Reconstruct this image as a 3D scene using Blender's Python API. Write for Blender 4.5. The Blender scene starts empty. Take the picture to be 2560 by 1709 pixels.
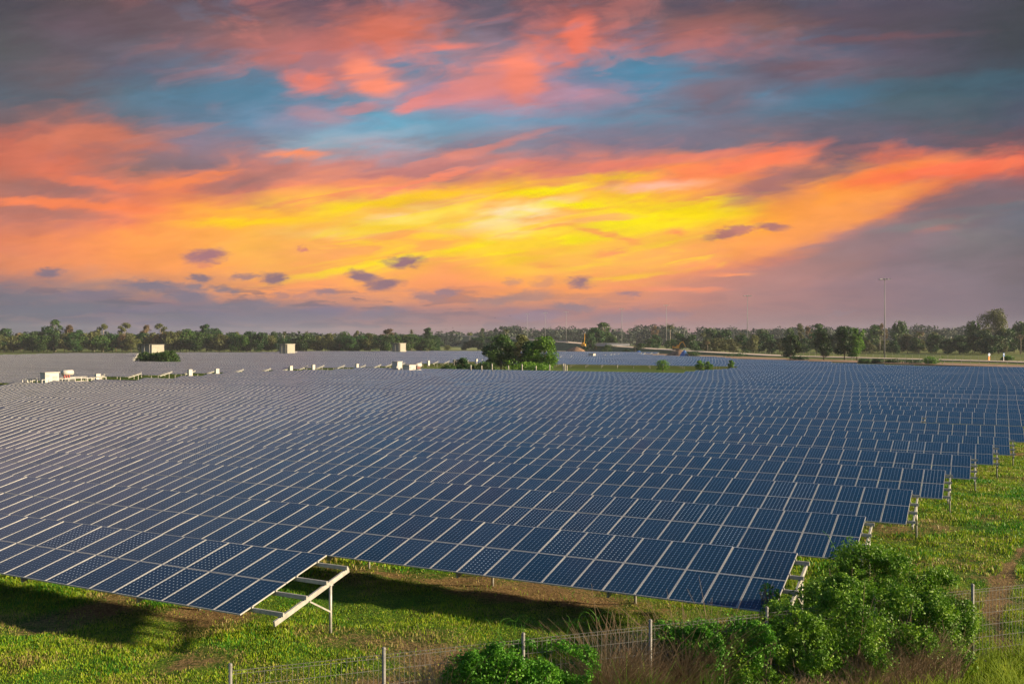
import bpy, math, random
import numpy as np
from mathutils import Vector, Matrix
R = math.radians
random.seed(7)
rng = np.random.default_rng(7)
sc = bpy.context.scene
COL = sc.collection

# ------------------------------------------------------------------ camera
F = 2352.5                      # focal length in photo pixels (2560 wide)
YAW = R(26.655); CAMZ = 8.8; HOR = 847.0
cam_d = bpy.data.cameras.new('camera'); cam = bpy.data.objects.new('camera', cam_d); COL.objects.link(cam)
cam.location = (0, 0, CAMZ); cam.rotation_euler = (R(90) - 0.0032, 0, YAW)
cam_d.sensor_width = 36; cam_d.lens = F / 2560 * 36; cam_d.clip_start = .3; cam_d.clip_end = 20000
sc.camera = cam
FW = Vector((-math.sin(YAW), math.cos(YAW), 0)); RT = Vector((math.cos(YAW), math.sin(YAW), 0))
def at(x, d, z=None, y=None):
    """world point seen at photo column x at forward distance d; height from photo row y if given"""
    p = FW * d + RT * ((x - 1280) / F * d)
    if y is not None: z = CAMZ + (HOR - y) / F * d
    return Vector((p.x, p.y, z if z is not None else 0))
def px(X, Y):
    d = X * FW.x + Y * FW.y
    return 1280 + F * (X * RT.x + Y * RT.y) / max(d, .01), d

# ------------------------------------------------------------------ exposure, sun, world
K = 0.42                                            # sky strength; exposure lifts it back
sc.view_settings.view_transform = 'Standard'; sc.view_settings.look = 'None'
sc.view_settings.gamma = 1; sc.view_settings.exposure = -math.log2(K)
sun_dir = Vector((2.8, 1.0, 1.0)).normalized()
sd = bpy.data.lights.new('sun', 'SUN'); sd.energy = 5.0; sd.angle = R(2.8); sd.color = (1, .78, .50)
sun = bpy.data.objects.new('sun', sd); COL.objects.link(sun)
sun.rotation_euler = sun_dir.to_track_quat('Z', 'Y').to_euler()
sc.render.engine = 'CYCLES'
sc.cycles.max_bounces = 5; sc.cycles.transparent_max_bounces = 8; sc.cycles.volume_bounces = 0
sc.cycles.use_denoising = True

def lin(h):
    h = h.strip('#'); c = [int(h[i:i + 2], 16) / 255 for i in (0, 2, 4)]
    return tuple(((v + .055) / 1.055) ** 2.4 if v > .04045 else v / 12.92 for v in c) + (1,)

class NT:
    def __init__(s, t): s.t = t; s.n = t.nodes; s.l = t.links
    def add(s, k, **kw):
        n = s.n.new(k)
        for a, b in kw.items(): setattr(n, a, b)
        return n
    def put(s, sock, v):
        if isinstance(v, bpy.types.NodeSocket): s.l.new(v, sock)
        elif v is not None: sock.default_value = v
    def m(s, op, a, b=None, c=None, clamp=False):
        n = s.add('ShaderNodeMath', operation=op, use_clamp=clamp)
        for i, v in enumerate((a, b, c)): s.put(n.inputs[i], v)
        return n.outputs[0]
    def vm(s, op, a, b=None, c=None):
        n = s.add('ShaderNodeVectorMath', operation=op); s.put(n.inputs[0], a)
        if b is not None: s.put(n.inputs[3 if op == 'SCALE' else 1], b)
        if c is not None: s.put(n.inputs[2], c)
        return n.outputs[1] if op in ('DOT_PRODUCT', 'LENGTH', 'DISTANCE') else n.outputs[0]
    def comb(s, x, y, z=0.0):
        n = s.add('ShaderNodeCombineXYZ')
        for i, v in enumerate((x, y, z)): s.put(n.inputs[i], v)
        return n.outputs[0]
    def sep(s, v): n = s.add('ShaderNodeSeparateXYZ'); s.put(n.inputs[0], v); return n.outputs
    def noise(s, v, scale=1.0, detail=4.0, rough=.5, dist=0.0, col=False):
        n = s.add('ShaderNodeTexNoise'); s.put(n.inputs['Vector'], v)
        n.inputs['Scale'].default_value = scale; n.inputs['Detail'].default_value = detail
        n.inputs['Roughness'].default_value = rough; n.inputs['Distortion'].default_value = dist
        return n.outputs['Color' if col else 'Fac']
    def ramp(s, f, stops, interp='LINEAR'):
        n = s.add('ShaderNodeValToRGB'); cr = n.color_ramp; cr.interpolation = interp
        while len(cr.elements) < len(stops): cr.elements.new(.5)
        for e, (p, c) in zip(cr.elements, stops): e.position = p; e.color = c
        s.put(n.inputs[0], f); return n.outputs[0]
    def mix(s, f, a, b, mode='MIX'):
        n = s.add('ShaderNodeMix', data_type='RGBA', blend_type=mode)
        s.put(n.inputs[0], f); s.put(n.inputs[6], a); s.put(n.inputs[7], b); return n.outputs[2]
    def mr(s, v, a, b, c=0.0, d=1.0, smooth=True):
        n = s.add('ShaderNodeMapRange', interpolation_type='SMOOTHSTEP' if smooth else 'LINEAR')
        for i, q in enumerate((v, a, b, c, d)): s.put(n.inputs[i], q)
        return n.outputs[0]

# sky: dusk cloud deck as colours over direction (a fixed world bearing), broken up by warped noise
SKY_ROWS = [
 (-2600, '1c4478 1c4478 1c4478 1c4478 1c4478 1c4478 1c4478 1c4478 1c4478 1c4478 1c4478 1c4478 1c4478 1c4478 1c4478 1c4478 1c4478'),
 (-1150, '204874 1c4874 184876 144876 104878 0c4878 0a487a 0a487a 0a487a 0a487a 0a487a 0a487a 0a487a 0a487a 0a487a 0a487a 0a487a'),
 (-560, '5a6488 4e628a 42608c 385e8e 305e90 2a5e92 265e94 225e94 205e94 1e5e94 1c5e94 1c5e94 1c5e94 1c5e94 1c5e94 1c5e94 1c5e94'),
 (-300, 'a8a0b4 9c9eb8 8c9cba 7c98bc 6c94be 6090be 568cbe 4e8abe 4a88be 4686be 4486be 4284be 4284be 4284be 4284bc 4284bc 4284bc'),
 (-170, 'd8c0c4 d4c0c4 ccbec6 c4bccc b8b8d0 acb8d6 a2b6da 9ab6dc 94b4dc 90b2dc 8eb2dc 8cb0dc 8aaeda 88acd8 86aad6 84a8d4 82a6d2'),  # bright band above the view, added for the panels to reflect
 (-100, 'c8b0b4 c4b0b4 bcaeb6 b4acbc a8a8c0 9ca8c6 92a6ca 8aa6cc 84a4cc 80a2cc 7ea2cc 7ca0cc 7a9eca 789cc8 769ac6 7498c4 7296c2'),
 (-45, '5a5660 6c6066 766068 746068 706a74 706c74 86666e 72666e 6a6676 8a666c 70666e 6a6270 686070 626272 626070 565664 505866'),
 (0, '4f4b55 5d5157 68555c 655560 5f5265 655463 7d5a62 62586a 5a5866 865b60 675862 5d5463 5c505a 565465 565060 4a4a56 44474f'),
 (60, '545258 665660 6a5a62 755f66 8f6464 86626a c9705f 7e666e 706272 b56862 76636c 88605f 83605f 5f525f 59525d 4d4c57 43474e'),
 (120, '5a5a5e 655c66 68636f 7d6670 a56d6c bd706a d9796d 8f7a86 8c7888 de7762 6a7088 a56c70 6a6c7e 5a6074 615868 4b4c58 434850'),
 (180, '5d5d66 716268 656678 607084 6a7d94 c07a76 d08884 8b889e f5856e 8a86a0 4f86a4 67788e 635e70 7b6a78 5c5866 4a4e5a 465662'),
 (240, '5b6470 636672 5e7282 597f98 5a86a2 6a88a2 7290aa a888a0 c98790 9c88a2 6a88a4 7a6a78 5f7f98 507088 4e6470 48606c 46586a'),
 (300, '7b6468 9a6a66 657282 677a90 6e90ac 9690a8 6aa2bc 789ab4 7f9cb8 6f90aa 62879f 6c7488 68768a 5c6474 586270 525e6a 585666'),
 (360, 'c46c5a cf745f b4746a 928090 7f7e90 8aa4b4 a0a4b4 88909f a08e98 86788a 88788a 7c7484 8a7078 6e6270 6b6272 6f5a64 7a565c'),
 (420, 'c8705a e0765a 93706c 8c727a b87a74 d98878 c08482 c08078 f0876e d88070 ff8a5c ff9a48 ff8a58 85666c e87452 e06c54 e86850'),
 (480, 'b06e5e a8706a dc7c60 f08058 d07c6c ff9460 ff9868 ffb048 ffb030 ffc030 ffb04c ff9c58 c07868 ffa040 ff8440 c87258 746470'),
 (540, 'c07868 d47e68 ff8a5c ffa048 ffb438 ffc838 ffc850 ffd070 ffdc90 ffb858 ffdc00 ffc818 ffb030 ff9c48 ff8c58 806c74 6c6e7a'),
 (600, 'e0805e f08c58 ff9c4c ffa850 ffb84c ffb458 ffac5c ffb44c ffd818 ffcc30 ffc048 ffb450 ff9c50 c88274 907880 7c7478 6e6a72'),
 (660, 'dc8660 f09058 f89858 ffa050 ffb450 ffaa58 ffc038 ffa858 ffc438 ffc44c ffb454 ff9c60 d0806c a07c7c 8c747c 80727a 74686f'),
 (720, '80707a a07c78 bc8870 c08874 f0985c ff9e5c fca05c ff9c60 ffa054 ffa058 f8985c e08a68 b47e78 9e7a7e 8e757e 82717b 756a74'),
 (780, '565a6a 5c5e72 66607a 6c6680 746c80 84727f a07678 a47878 9e7478 ac7a78 b47c78 a87876 9c7678 917076 856c76 7a6874 6c606e'),
 (850, '545463 565666 5c586a 60586c 6a606e 706470 7a6670 806870 846a72 8a6c74 8c6c74 8e6e74 8a6c74 846a74 7c6872 746672 6a606e'),
]
# x, y, half width, half height, tilt (deg, up to the right), colour, strength, softness
BLOBS = [
 (980, 75, 150, 38, 8, 'd8745e', .8, 1), (1110, 118, 85, 12, 2, 'f08270', .9, 1), (800, 150, 170, 55, -14, 'c87670', .7, 1),
 (760, 205, 60, 24, -6, 'ff8468', .9, 0), (930, 195, 75, 40, -22, 'ff9072', .95, 0), (1010, 160, 70, 14, -4, '63809c', .85, 1),
 (1055, 185, 80, 22, 0, '62809a', .85, 1), (900, 272, 60, 13, 6, 'c68a90', .8, 0), (800, 292, 70, 16, -10, 'b48e9a', .7, 0),
 (1040, 262, 50, 12, 22, 'f08e84', .9, 0), (1130, 240, 130, 24, 14, 'de8888', .8, 0), (1210, 205, 90, 40, 30, 'e68c84', .55, 1),
 (1440, 95, 60, 34, 60, 'f47a62', .9, 0), (1375, 130, 60, 16, -35, 'e87c6a', .7, 0), (1305, 190, 60, 50, 80, 'fa8a70', .85, 0),
 (1400, 235, 90, 16, 4, 'b890a4', .7, 1), (1590, 165, 190, 42, 6, '4f86a4', .6, 1), (1730, 75, 150, 26, 8, '9a6462', .8, 1),
 (1700, 120, 120, 12, 12, 'b0706e', .6, 0), (1810, 215, 130, 26, 8, '7c6e7c', .7, 1), (1600, 270, 130, 12, 14, '70788c', .5, 1),
 (2000, 165, 130, 14, 4, '785c64', .7, 1), (2160, 98, 260, 10, 3, '7c565c', .6, 1), (2080, 245, 170, 26, 10, '4e7890', .8, 1), (2440, 205, 220, 26, 4, '456474', .7, 1),
 (1010, 320, 250, 26, 3, '6ea8c2', .6, 1), (560, 240, 220, 34, 4, '56829c', .5, 1), (900, 345, 170, 14, 8, 'a2acba', .5, 1),
 (1150, 375, 170, 20, 12, '8c7c8c', .75, 1), (1120, 398, 230, 12, 15, 'e08878', .8, 0), (1560, 345, 330, 34, 5, '82788a', .5, 1),
 (740, 388, 75, 11, 0, 'ff9468', .95, 1), (180, 345, 120, 26, 12, 'd87a5e', .8, 0), (300, 348, 110, 20, -8, 'd07860', .7, 0),
 (60, 380, 90, 20, 14, 'd4735a', .5, 0), (440, 405, 150, 20, -4, '88727a', .7, 1), (420, 335, 130, 10, 10, 'b47e78', .5, 0),
 (470, 450, 110, 16, 10, 'ff8b52', .9, 0), (590, 462, 130, 20, 12, 'a8746e', .8, 1), (230, 455, 130, 12, -6, 'ff8050', .6, 0),
 (90, 468, 150, 22, -4, 'a0706a', .6, 1), (190, 512, 220, 12, -3, 'ff8752', .9, 0), (140, 536, 190, 10, -4, 'b8786c', .8, 1),
 (620, 556, 170, 12, 2, 'ffd010', .9, 1), (960, 504, 170, 13, 8, 'ffd21a', .9, 1), (1120, 488, 200, 10, 8, 'ffc820', .8, 1),
 (1020, 432, 230, 13, 10, 'c07c78', .9, 0), (1060, 452, 120, 7, 16, 'ff8e6e', .9, 0), (850, 470, 200, 14, 6, 'ff9662', .8, 0),
 (1010, 545, 100, 14, 4, 'ffdc98', .8, 1), (820, 585, 140, 14, 0, 'ffce74', .7, 1), (1300, 530, 130, 20, 14, 'ffe6b0', .95, 1),
 (1235, 555, 90, 14, -16, 'ffe080', .6, 1), (1360, 478, 120, 11, 8, 'ffea00', .95, 1), (1440, 512, 120, 11, 0, 'ffec00', .95, 1),
 (1620, 552, 190, 26, 4, 'fff000', .95, 1), (1730, 530, 150, 18, 10, 'ffd000', .7, 1), (1340, 606, 200, 15, 4, 'ffec00', .95, 1),
 (1180, 628, 230, 11, 6, 'ffe400', .9, 1), (900, 668, 200, 10, 10, 'ffe018', .9, 1), (1640, 464, 130, 14, 4, 'ffb89c', .9, 1),
 (1550, 442, 140, 9, 3, 'ffc606', .9, 1), (1450, 545, 130, 9, 2, 'ffb468', .8, 0), (1520, 588, 80, 9, -14, 'ff9e58', .8, 0),
 (1390, 565, 60, 7, 4, 'ff9e58', .7, 0), (1535, 631, 50, 8, 6, 'ff8f68', .8, 1), (1690, 582, 34, 9, 2, 'ff8c60', .8, 1), (1355, 663, 40, 6, 2, 'ffa45c', .7, 1),
 (850, 628, 180, 14, 2, 'ffa860', .6, 1), (1680, 400, 230, 14, 6, 'f08068', .7, 0), (1820, 418, 190, 20, 8, 'ff8658', .8, 0),
 (1920, 396, 130, 18, 14, 'ff7f58', .9, 0), (2010, 440, 150, 26, 8, '88686e', .75, 1), (1890, 475, 90, 22, 26, 'b27670', .85, 0),
 (1985, 535, 120, 24, 24, 'ffb426', .9, 1), (2110, 490, 260, 40, 17, 'ff9c40', .9, 0), (2060, 555, 230, 34, 20, 'ffa050', .85, 0), (2250, 440, 150, 26, 8, 'ff8044', .9, 0),
 (2430, 418, 260, 17, 7, 'fb7450', .9, 0), (2080, 640, 330, 36, 22, 'a27d7c', .8, 1), (2300, 545, 230, 40, 22, '84727a', .9, 1), (2500, 480, 260, 38, 10, '78666f', .9, 1),
 (2330, 558, 150, 9, 8, '7e8080', .6, 1), (2500, 515, 170, 10, 6, '6a727a', .6, 1),
 (1650, 690, 200, 16, 6, 'f08c6c', .5, 1), (1820, 705, 260, 30, 8, 'b6807a', .7, 1), (1825, 687, 48, 5, 0, 'ff9a66', .95, 1), (1690, 721, 130, 6, -1, 'f49068', .9, 1), (1560, 692, 120, 8, 6, 'ffc82c', .8, 1),
 (515, 640, 52, 17, 6, 'a8747a', 1, 2), (502, 663, 20, 7, 0, 'e08a68', .8, 2), (116, 684, 34, 11, 4, '846f7c', 1, 2), (502, 697, 28, 12, -6, '8d747c', 1, 2), (684, 696, 32, 15, 2, '93727a', 1, 2),
 (615, 692, 34, 8, 8, 'a07a7a', .9, 2), (372, 716, 88, 15, -2, '7f7280', 1, 2), (560, 723, 34, 9, -6, '84747f', .9, 2), (478, 717, 32, 8, -8, '84747f', .9, 2), (476, 742, 52, 15, -4, '7b7080', 1, 2),
 (1012, 656, 46, 15, 6, '9a7078', 1, 2), (908, 691, 40, 13, -10, '93707a', 1, 2), (958, 710, 48, 14, 8, '93707a', 1, 2), (1451, 706, 31, 14, 2, '9c747a', 1, 2), (758, 624, 18, 6, 0, 'dc8872', 1, 2),
 (1815, 584, 48, 12, 12, 'b5776e', 1, 2), (1862, 572, 34, 9, 6, 'c47c70', .9, 2), (1935, 566, 36, 10, -8, 'b5776e', 1, 2), (815, 728, 34, 8, 2, '9c7a80', .9, 2), (1120, 731, 34, 8, 4, '9a7a84', .9, 2), (1575, 735, 30, 7, 4, 'a27a80', .9, 2),
 (1070, 742, 46, 13, -8, 'a07c80', .7, 2), (755, 738, 30, 10, 0, 'b4807a', .7, 2), (700, 738, 20, 8, 0, 'a67c7c', .7, 2), (1365, 706, 36, 12, 6, 'd6926e', .8, 2), (1280, 706, 26, 10, 0, 'c88e70', .8, 2), (1325, 738, 60, 14, 3, 'b0847a', .8, 2),
 (1245, 752, 60, 12, 4, '9e7e7e', .8, 2), (1425, 769, 56, 9, -2, '8f7883', .9, 2), (1330, 790, 80, 14, 2, '88758a', .7, 2), (1570, 790, 90, 14, 4, '8a7482', .7, 2), (1480, 752, 40, 8, 0, 'b88478', .6, 2), (1690, 786, 50, 9, 6, '947884', .6, 2),
 (230, 738, 110, 14, 2, '7a6e7e', .9, 2), (60, 745, 90, 12, 0, '6f6c7a', .9, 2), (150, 770, 180, 16, 2, '666878', .8, 2), (440, 770, 130, 9, 2, '7a7080', .8, 2), (620, 770, 130, 12, -4, '77707f', .8, 2), (810, 778, 66, 15, 3, '77708a', .8, 2),
 (700, 795, 130, 13, 3, '736e80', .8, 2), (950, 782, 70, 14, 6, '7d7284', .9, 2), (660, 758, 44, 9, -2, '807482', .9, 2), (540, 795, 170, 13, 0, '6c6a7c', .6, 2), (400, 790, 130, 10, 2, '6a6a7a', .6, 2), (1000, 795, 60, 9, 0, '84747f', .5, 2),
 (2110, 782, 40, 5, 14, '8d7680', .7, 2),
]
def make_world():
    w = bpy.data.worlds.new('World'); sc.world = w; w.use_nodes = True
    w.cycles.sampling_method = 'MANUAL'; w.cycles.sample_map_resolution = 512
    t = NT(w.node_tree); t.n.clear()
    tc = t.add('ShaderNodeTexCoord'); d = tc.outputs['Generated']
    z = t.sep(d)[2]
    fd = t.vm('DOT_PRODUCT', d, tuple(FW)); rd = t.vm('DOT_PRODUCT', d, tuple(RT))
    fdc = t.m('MAXIMUM', fd, .12)
    gx = t.m('MULTIPLY_ADD', t.m('DIVIDE', rd, fdc), F, 1280.0)      # bearing, in hundredths of the deck
    gy = t.m('MULTIPLY_ADD', t.m('DIVIDE', z, fdc), -F, HOR)
    # cloud-deck coordinates: streaks run along the deck and bunch up towards the horizon
    zc = t.m('MAXIMUM', t.m('ADD', z, .05), .02)
    cu = t.m('DIVIDE', rd, zc); cv = t.m('DIVIDE', fd, zc)
    cp = t.comb(t.m('MULTIPLY', cu, 1.0), t.m('MULTIPLY', cv, .55))
    n1 = t.noise(cp, 1.1, 5, .55, .4, col=True)
    n2 = t.noise(t.comb(t.m('MULTIPLY', gx, .0042), t.m('MULTIPLY', gy, .016)), 1.0, 5, .6, .5, col=True)
    n3 = t.noise(t.comb(t.m('MULTIPLY_ADD', gy, .004, t.m('MULTIPLY', gx, .012)), t.m('MULTIPLY_ADD', gx, .008, t.m('MULTIPLY', gy, .05))), 1.0, 3, .55, .3, col=True)
    s1, s2, s3 = t.sep(n1), t.sep(n2), t.sep(n3)
    amp = t.mr(gy, 640., 780., 1.0, .35)
    def warp(ax, bx, cx, i):
        a = t.m('MULTIPLY', t.m('SUBTRACT', s1[i], .5), ax)
        a = t.m('MULTIPLY_ADD', t.m('SUBTRACT', s2[i], .5), bx, a)
        return t.m('MULTIPLY', t.m('MULTIPLY_ADD', t.m('SUBTRACT', s3[i], .5), cx, a), amp)
    wx = t.m('ADD', gx, warp(150., 240., 130., 0)); wy = t.m('ADD', gy, warp(50., 90., 60., 1))
    u = t.m('DIVIDE', wx, 2560.0)
    colr = None; prev = None
    for y, s in SKY_ROWS:
        cs = s.split(); stops = [(i / 16, lin(c)) for i, c in enumerate(cs)]
        r = t.ramp(u, stops)
        if colr is None: colr = r
        else: colr = t.mix(t.mr(wy, float(prev), float(y), smooth=False), colr, r)
        prev = y
    # blobs; fine warp keeps their edges ragged
    bx = t.m('ADD', gx, warp(20., 50., 90., 2)); by = t.m('ADD', gy, warp(10., 18., 34., 0))
    bv = t.comb(bx, by)
    n4 = t.sep(t.noise(t.comb(t.m('MULTIPLY', gx, .035), t.m('MULTIPLY', gy, .09)), 1.0, 4, .6, .2, col=True))
    cx_ = t.m('ADD', gx, t.m('MULTIPLY_ADD', t.m('SUBTRACT', s3[2], .5), 60., t.m('MULTIPLY', t.m('SUBTRACT', n4[0], .5), 60.)))
    cy_ = t.m('ADD', gy, t.m('MULTIPLY_ADD', t.m('SUBTRACT', s3[1], .5), 16., t.m('MULTIPLY', t.m('SUBTRACT', n4[1], .5), 26.)))
    cvv = t.comb(cx_, cy_)
    for small in (False, True):
        if small:
            # torn wisps of lit and unlit cloud high up, long ripples in the glow below
            w1 = t.noise(t.comb(t.m('MULTIPLY_ADD', gy, .003, t.m('MULTIPLY', gx, .0052)), t.m('MULTIPLY', gy, .0125)), 1.0, 7, .55, .6, col=True); ws = t.sep(w1)
            hi = t.m('MULTIPLY', t.mr(gy, 330., 180.), t.m('MULTIPLY', t.mr(gx, 150., 700.), t.mr(gx, 2250., 1500.)))
            colr = t.mix(t.m('MULTIPLY', t.mr(ws[0], .50, .66, 0, .30), hi), colr, lin('e88474'))
            colr = t.mix(t.m('MULTIPLY', t.mr(ws[1], .53, .66, 0, .28), hi), colr, lin('62809c'))
            md = t.m('MULTIPLY', t.mr(gy, 320., 400.), t.mr(gy, 560., 440.))
            colr = t.mix(t.m('MULTIPLY', t.mr(ws[0], .50, .64, 0, .20), md), colr, lin('86707c'))
            colr = t.mix(t.m('MULTIPLY', t.mr(ws[2], .52, .66, 0, .22), md), colr, lin('ff8e62'))
            lo_ = t.m('MULTIPLY', t.m('MULTIPLY', t.mr(gy, 450., 500.), t.mr(gy, 700., 640.)), t.m('MULTIPLY', t.mr(gx, 500., 900.), t.mr(gx, 2000., 1750.)))
            r1 = t.noise(t.comb(t.m('MULTIPLY_ADD', gy, .002, t.m('MULTIPLY', gx, .0035)), t.m('MULTIPLY_ADD', gx, .003, t.m('MULTIPLY', gy, .021))), 1.0, 5, .55, .8, col=True); rs = t.sep(r1)
            colr = t.mix(t.m('MULTIPLY', t.mr(rs[0], .48, .62, 0, .55), lo_), colr, lin('ffe400'))
            colr = t.mix(t.m('MULTIPLY', t.mr(rs[1], .54, .66, 0, .35), lo_), colr, lin('ffa850'))
            bk = t.sep(t.noise(t.comb(t.m('MULTIPLY', gx, .0075), t.m('MULTIPLY', gy, .045)), 1.0, 4, .55, .3, col=True))
            bm = t.m('MULTIPLY', t.m('MULTIPLY', t.mr(gy, 700., 745.), t.mr(gy, 850., 815.)), t.mr(gx, 1750., 500., .15, 1.))
            colr = t.mix(t.m('MULTIPLY', t.mr(bk[0], .49, .58, 0, .75), bm), colr, lin('5f5c70'))
            colr = t.mix(t.m('MULTIPLY', t.mr(bk[1], .53, .62, 0, .35), bm), colr, lin('94787c'))

        for (x, y, rx, ry, rot, c, st, soft) in BLOBS:
            if (soft == 2) != small: continue
            mp = t.add('ShaderNodeMapping', vector_type='TEXTURE')
            t.put(mp.inputs[0], cvv if soft == 2 else bv)
            k = 1.5 if soft == 2 else 1.55
            mp.inputs[1].default_value = (x, y, 0); mp.inputs[2].default_value = (0, 0, R(-rot)); mp.inputs[3].default_value = (rx * k, ry * k, 1)
            g = t.add('ShaderNodeTexGradient', gradient_type='SPHERICAL'); t.put(g.inputs[0], mp.outputs[0])
            lo, hi = ((.0, .75) if soft == 2 else ((0., .7) if soft == 0 else (0., .95)))
            f = t.mr(g.outputs['Fac'], lo, hi, 0., st)
            colr = t.mix(f, colr, lin(c))
    # fine brightness streaks
    fine = t.mr(s3[1], .3, .7, -.03, .03); fine2 = t.mr(s2[2], .3, .7, -.07, .07)
    g = t.m('ADD', 1.0, t.m('MULTIPLY', t.m('ADD', fine, fine2), t.mr(gy, 650., 800., 1., .5)))
    colr = t.vm('SCALE', colr, g)
    # rest of the sphere: unseen dusk blue towards the back, brightened to lift the shadows, warm where the low sun stands
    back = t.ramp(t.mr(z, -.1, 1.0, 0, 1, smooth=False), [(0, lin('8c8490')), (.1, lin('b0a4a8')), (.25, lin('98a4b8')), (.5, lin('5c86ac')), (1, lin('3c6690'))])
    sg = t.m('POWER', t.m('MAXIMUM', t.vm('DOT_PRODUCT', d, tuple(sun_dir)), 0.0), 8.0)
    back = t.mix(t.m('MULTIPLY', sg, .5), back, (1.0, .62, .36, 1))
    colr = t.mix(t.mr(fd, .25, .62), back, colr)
    colr = t.mix(t.mr(z, -.03, -.005, 1, 0), colr, lin('4a4c40'))
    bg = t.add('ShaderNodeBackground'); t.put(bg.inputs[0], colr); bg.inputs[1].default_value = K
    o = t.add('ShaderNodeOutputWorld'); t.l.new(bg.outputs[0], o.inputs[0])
make_world()

# ------------------------------------------------------------------ helpers
def tag(o, label=None, cat=None, group=None, kind=None):
    if label: o['label'] = label
    if cat: o['category'] = cat
    if group: o['group'] = group
    if kind: o['kind'] = kind
    return o
def empty(name, loc, label, cat, group=None, rz=0):
    o = bpy.data.objects.new(name, None); COL.objects.link(o); o.location = loc; o.rotation_euler.z = rz
    o.empty_display_size = .2
    return tag(o, label, cat, group)
def copy_tree(o, parent=None):
    c = o.copy(); COL.objects.link(c); c.parent = parent
    for ch in o.children: copy_tree(ch, c)
    return c
def ordinal(n):
    ones = ['', 'first', 'second', 'third', 'fourth', 'fifth', 'sixth', 'seventh', 'eighth', 'ninth', 'tenth', 'eleventh', 'twelfth', 'thirteenth', 'fourteenth', 'fifteenth', 'sixteenth', 'seventeenth', 'eighteenth', 'nineteenth']
    tens = {2: ('twenty', 'twentieth'), 3: ('thirty', 'thirtieth'), 4: ('forty', 'fortieth'), 5: ('fifty', 'fiftieth'), 6: ('sixty', 'sixtieth'), 7: ('seventy', 'seventieth'), 8: ('eighty', 'eightieth'), 9: ('ninety', 'ninetieth')}
    if n < 20: return ones[n]
    if n < 100: return tens[n // 10][1] if n % 10 == 0 else tens[n // 10][0] + '-' + ones[n % 10]
    return 'hundred and ' + ordinal(n - 100) if n > 100 else 'hundredth'

class MB:
    """collects polygons, builds one mesh"""
    def __init__(s): s.v = []; s.f = []; s.mi = []; s.uv = {}
    def poly(s, pts, mi=0, uv=None):
        b = len(s.v); s.v += [tuple(p) for p in pts]; s.f.append(tuple(range(b, b + len(pts)))); s.mi.append(mi)
        if uv: s.uv[len(s.f) - 1] = uv
    def box(s, c, size, M=None, mi=0):
        c = Vector(c); h = Vector(size) / 2
        P = [Vector((x * h.x, y * h.y, z * h.z)) for z in (-1, 1) for y in (-1, 1) for x in (-1, 1)]
        P = [(M @ p if M else p) + c for p in P]
        b = len(s.v); s.v += [tuple(p) for p in P]
        for q in ((0, 2, 3, 1), (4, 5, 7, 6), (0, 1, 5, 4), (2, 6, 7, 3), (0, 4, 6, 2), (1, 3, 7, 5)):
            s.f.append(tuple(b + i for i in q)); s.mi.append(mi)
        return s
    def beam(s, a, b, w, h, mi=0):
        a = Vector(a); b = Vector(b); d = b - a; L = d.length; y = d.normalized()
        up = Vector((0, 0, 1)) if abs(y.z) < .95 else Vector((1, 0, 0))
        x = y.cross(up).normalized(); z = x.cross(y)
        M = Matrix((x, y, z)).transposed()
        return s.box((a + b) / 2, (w, L, h), M, mi)
    def tube(s, pts, rad, n=8, mi=0, cap=True):
        pts = [Vector(p) for p in pts]
        if not isinstance(rad, (list, tuple)): rad = [rad] * len(pts)
        rings = []
        for i, p in enumerate(pts):
            d = (pts[min(i + 1, len(pts) - 1)] - pts[max(i - 1, 0)]).normalized()
            up = Vector((0, 0, 1)) if abs(d.z) < .95 else Vector((1, 0, 0))
            x = d.cross(up).normalized(); y = x.cross(d)
            b = len(s.v); rings.append(b)
            s.v += [tuple(p + (x * math.cos(2 * math.pi * k / n) + y * math.sin(2 * math.pi * k / n)) * rad[i]) for k in range(n)]
        for a, b in zip(rings, rings[1:]):
            for k in range(n):
                s.f.append((a + k, a + (k + 1) % n, b + (k + 1) % n, b + k)); s.mi.append(mi)
        if cap:
            s.f.append(tuple(rings[0] + k for k in range(n))[::-1]); s.mi.append(mi)
            s.f.append(tuple(rings[-1] + k for k in range(n))); s.mi.append(mi)
        return s
    def mesh(s, name, mats, smooth=False):
        me = bpy.data.meshes.new(name); me.from_pydata(s.v, [], s.f)
        for m in (mats if isinstance(mats, (list, tuple)) else [mats]): me.materials.append(m)
        me.polygons.foreach_set('material_index', s.mi)
        if s.uv:
            ul = me.uv_layers.new(name='UVMap')
            for i, uv in s.uv.items():
                for k, li in enumerate(me.polygons[i].loop_indices): ul.data[li].uv = uv[k]
        if smooth: me.shade_smooth()
        me.update(); return me
    def build(s, name, mats, parent=None, loc=None, smooth=False):
        o = bpy.data.objects.new(name, s.mesh(name, mats, smooth)); COL.objects.link(o)
        if parent: o.parent = parent
        if loc is not None: o.location = loc
        return o
def link(name, me, parent=None, loc=None):
    o = bpy.data.objects.new(name, me); COL.objects.link(o)
    if parent: o.parent = parent
    if loc is not None: o.location = loc
    return o
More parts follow.
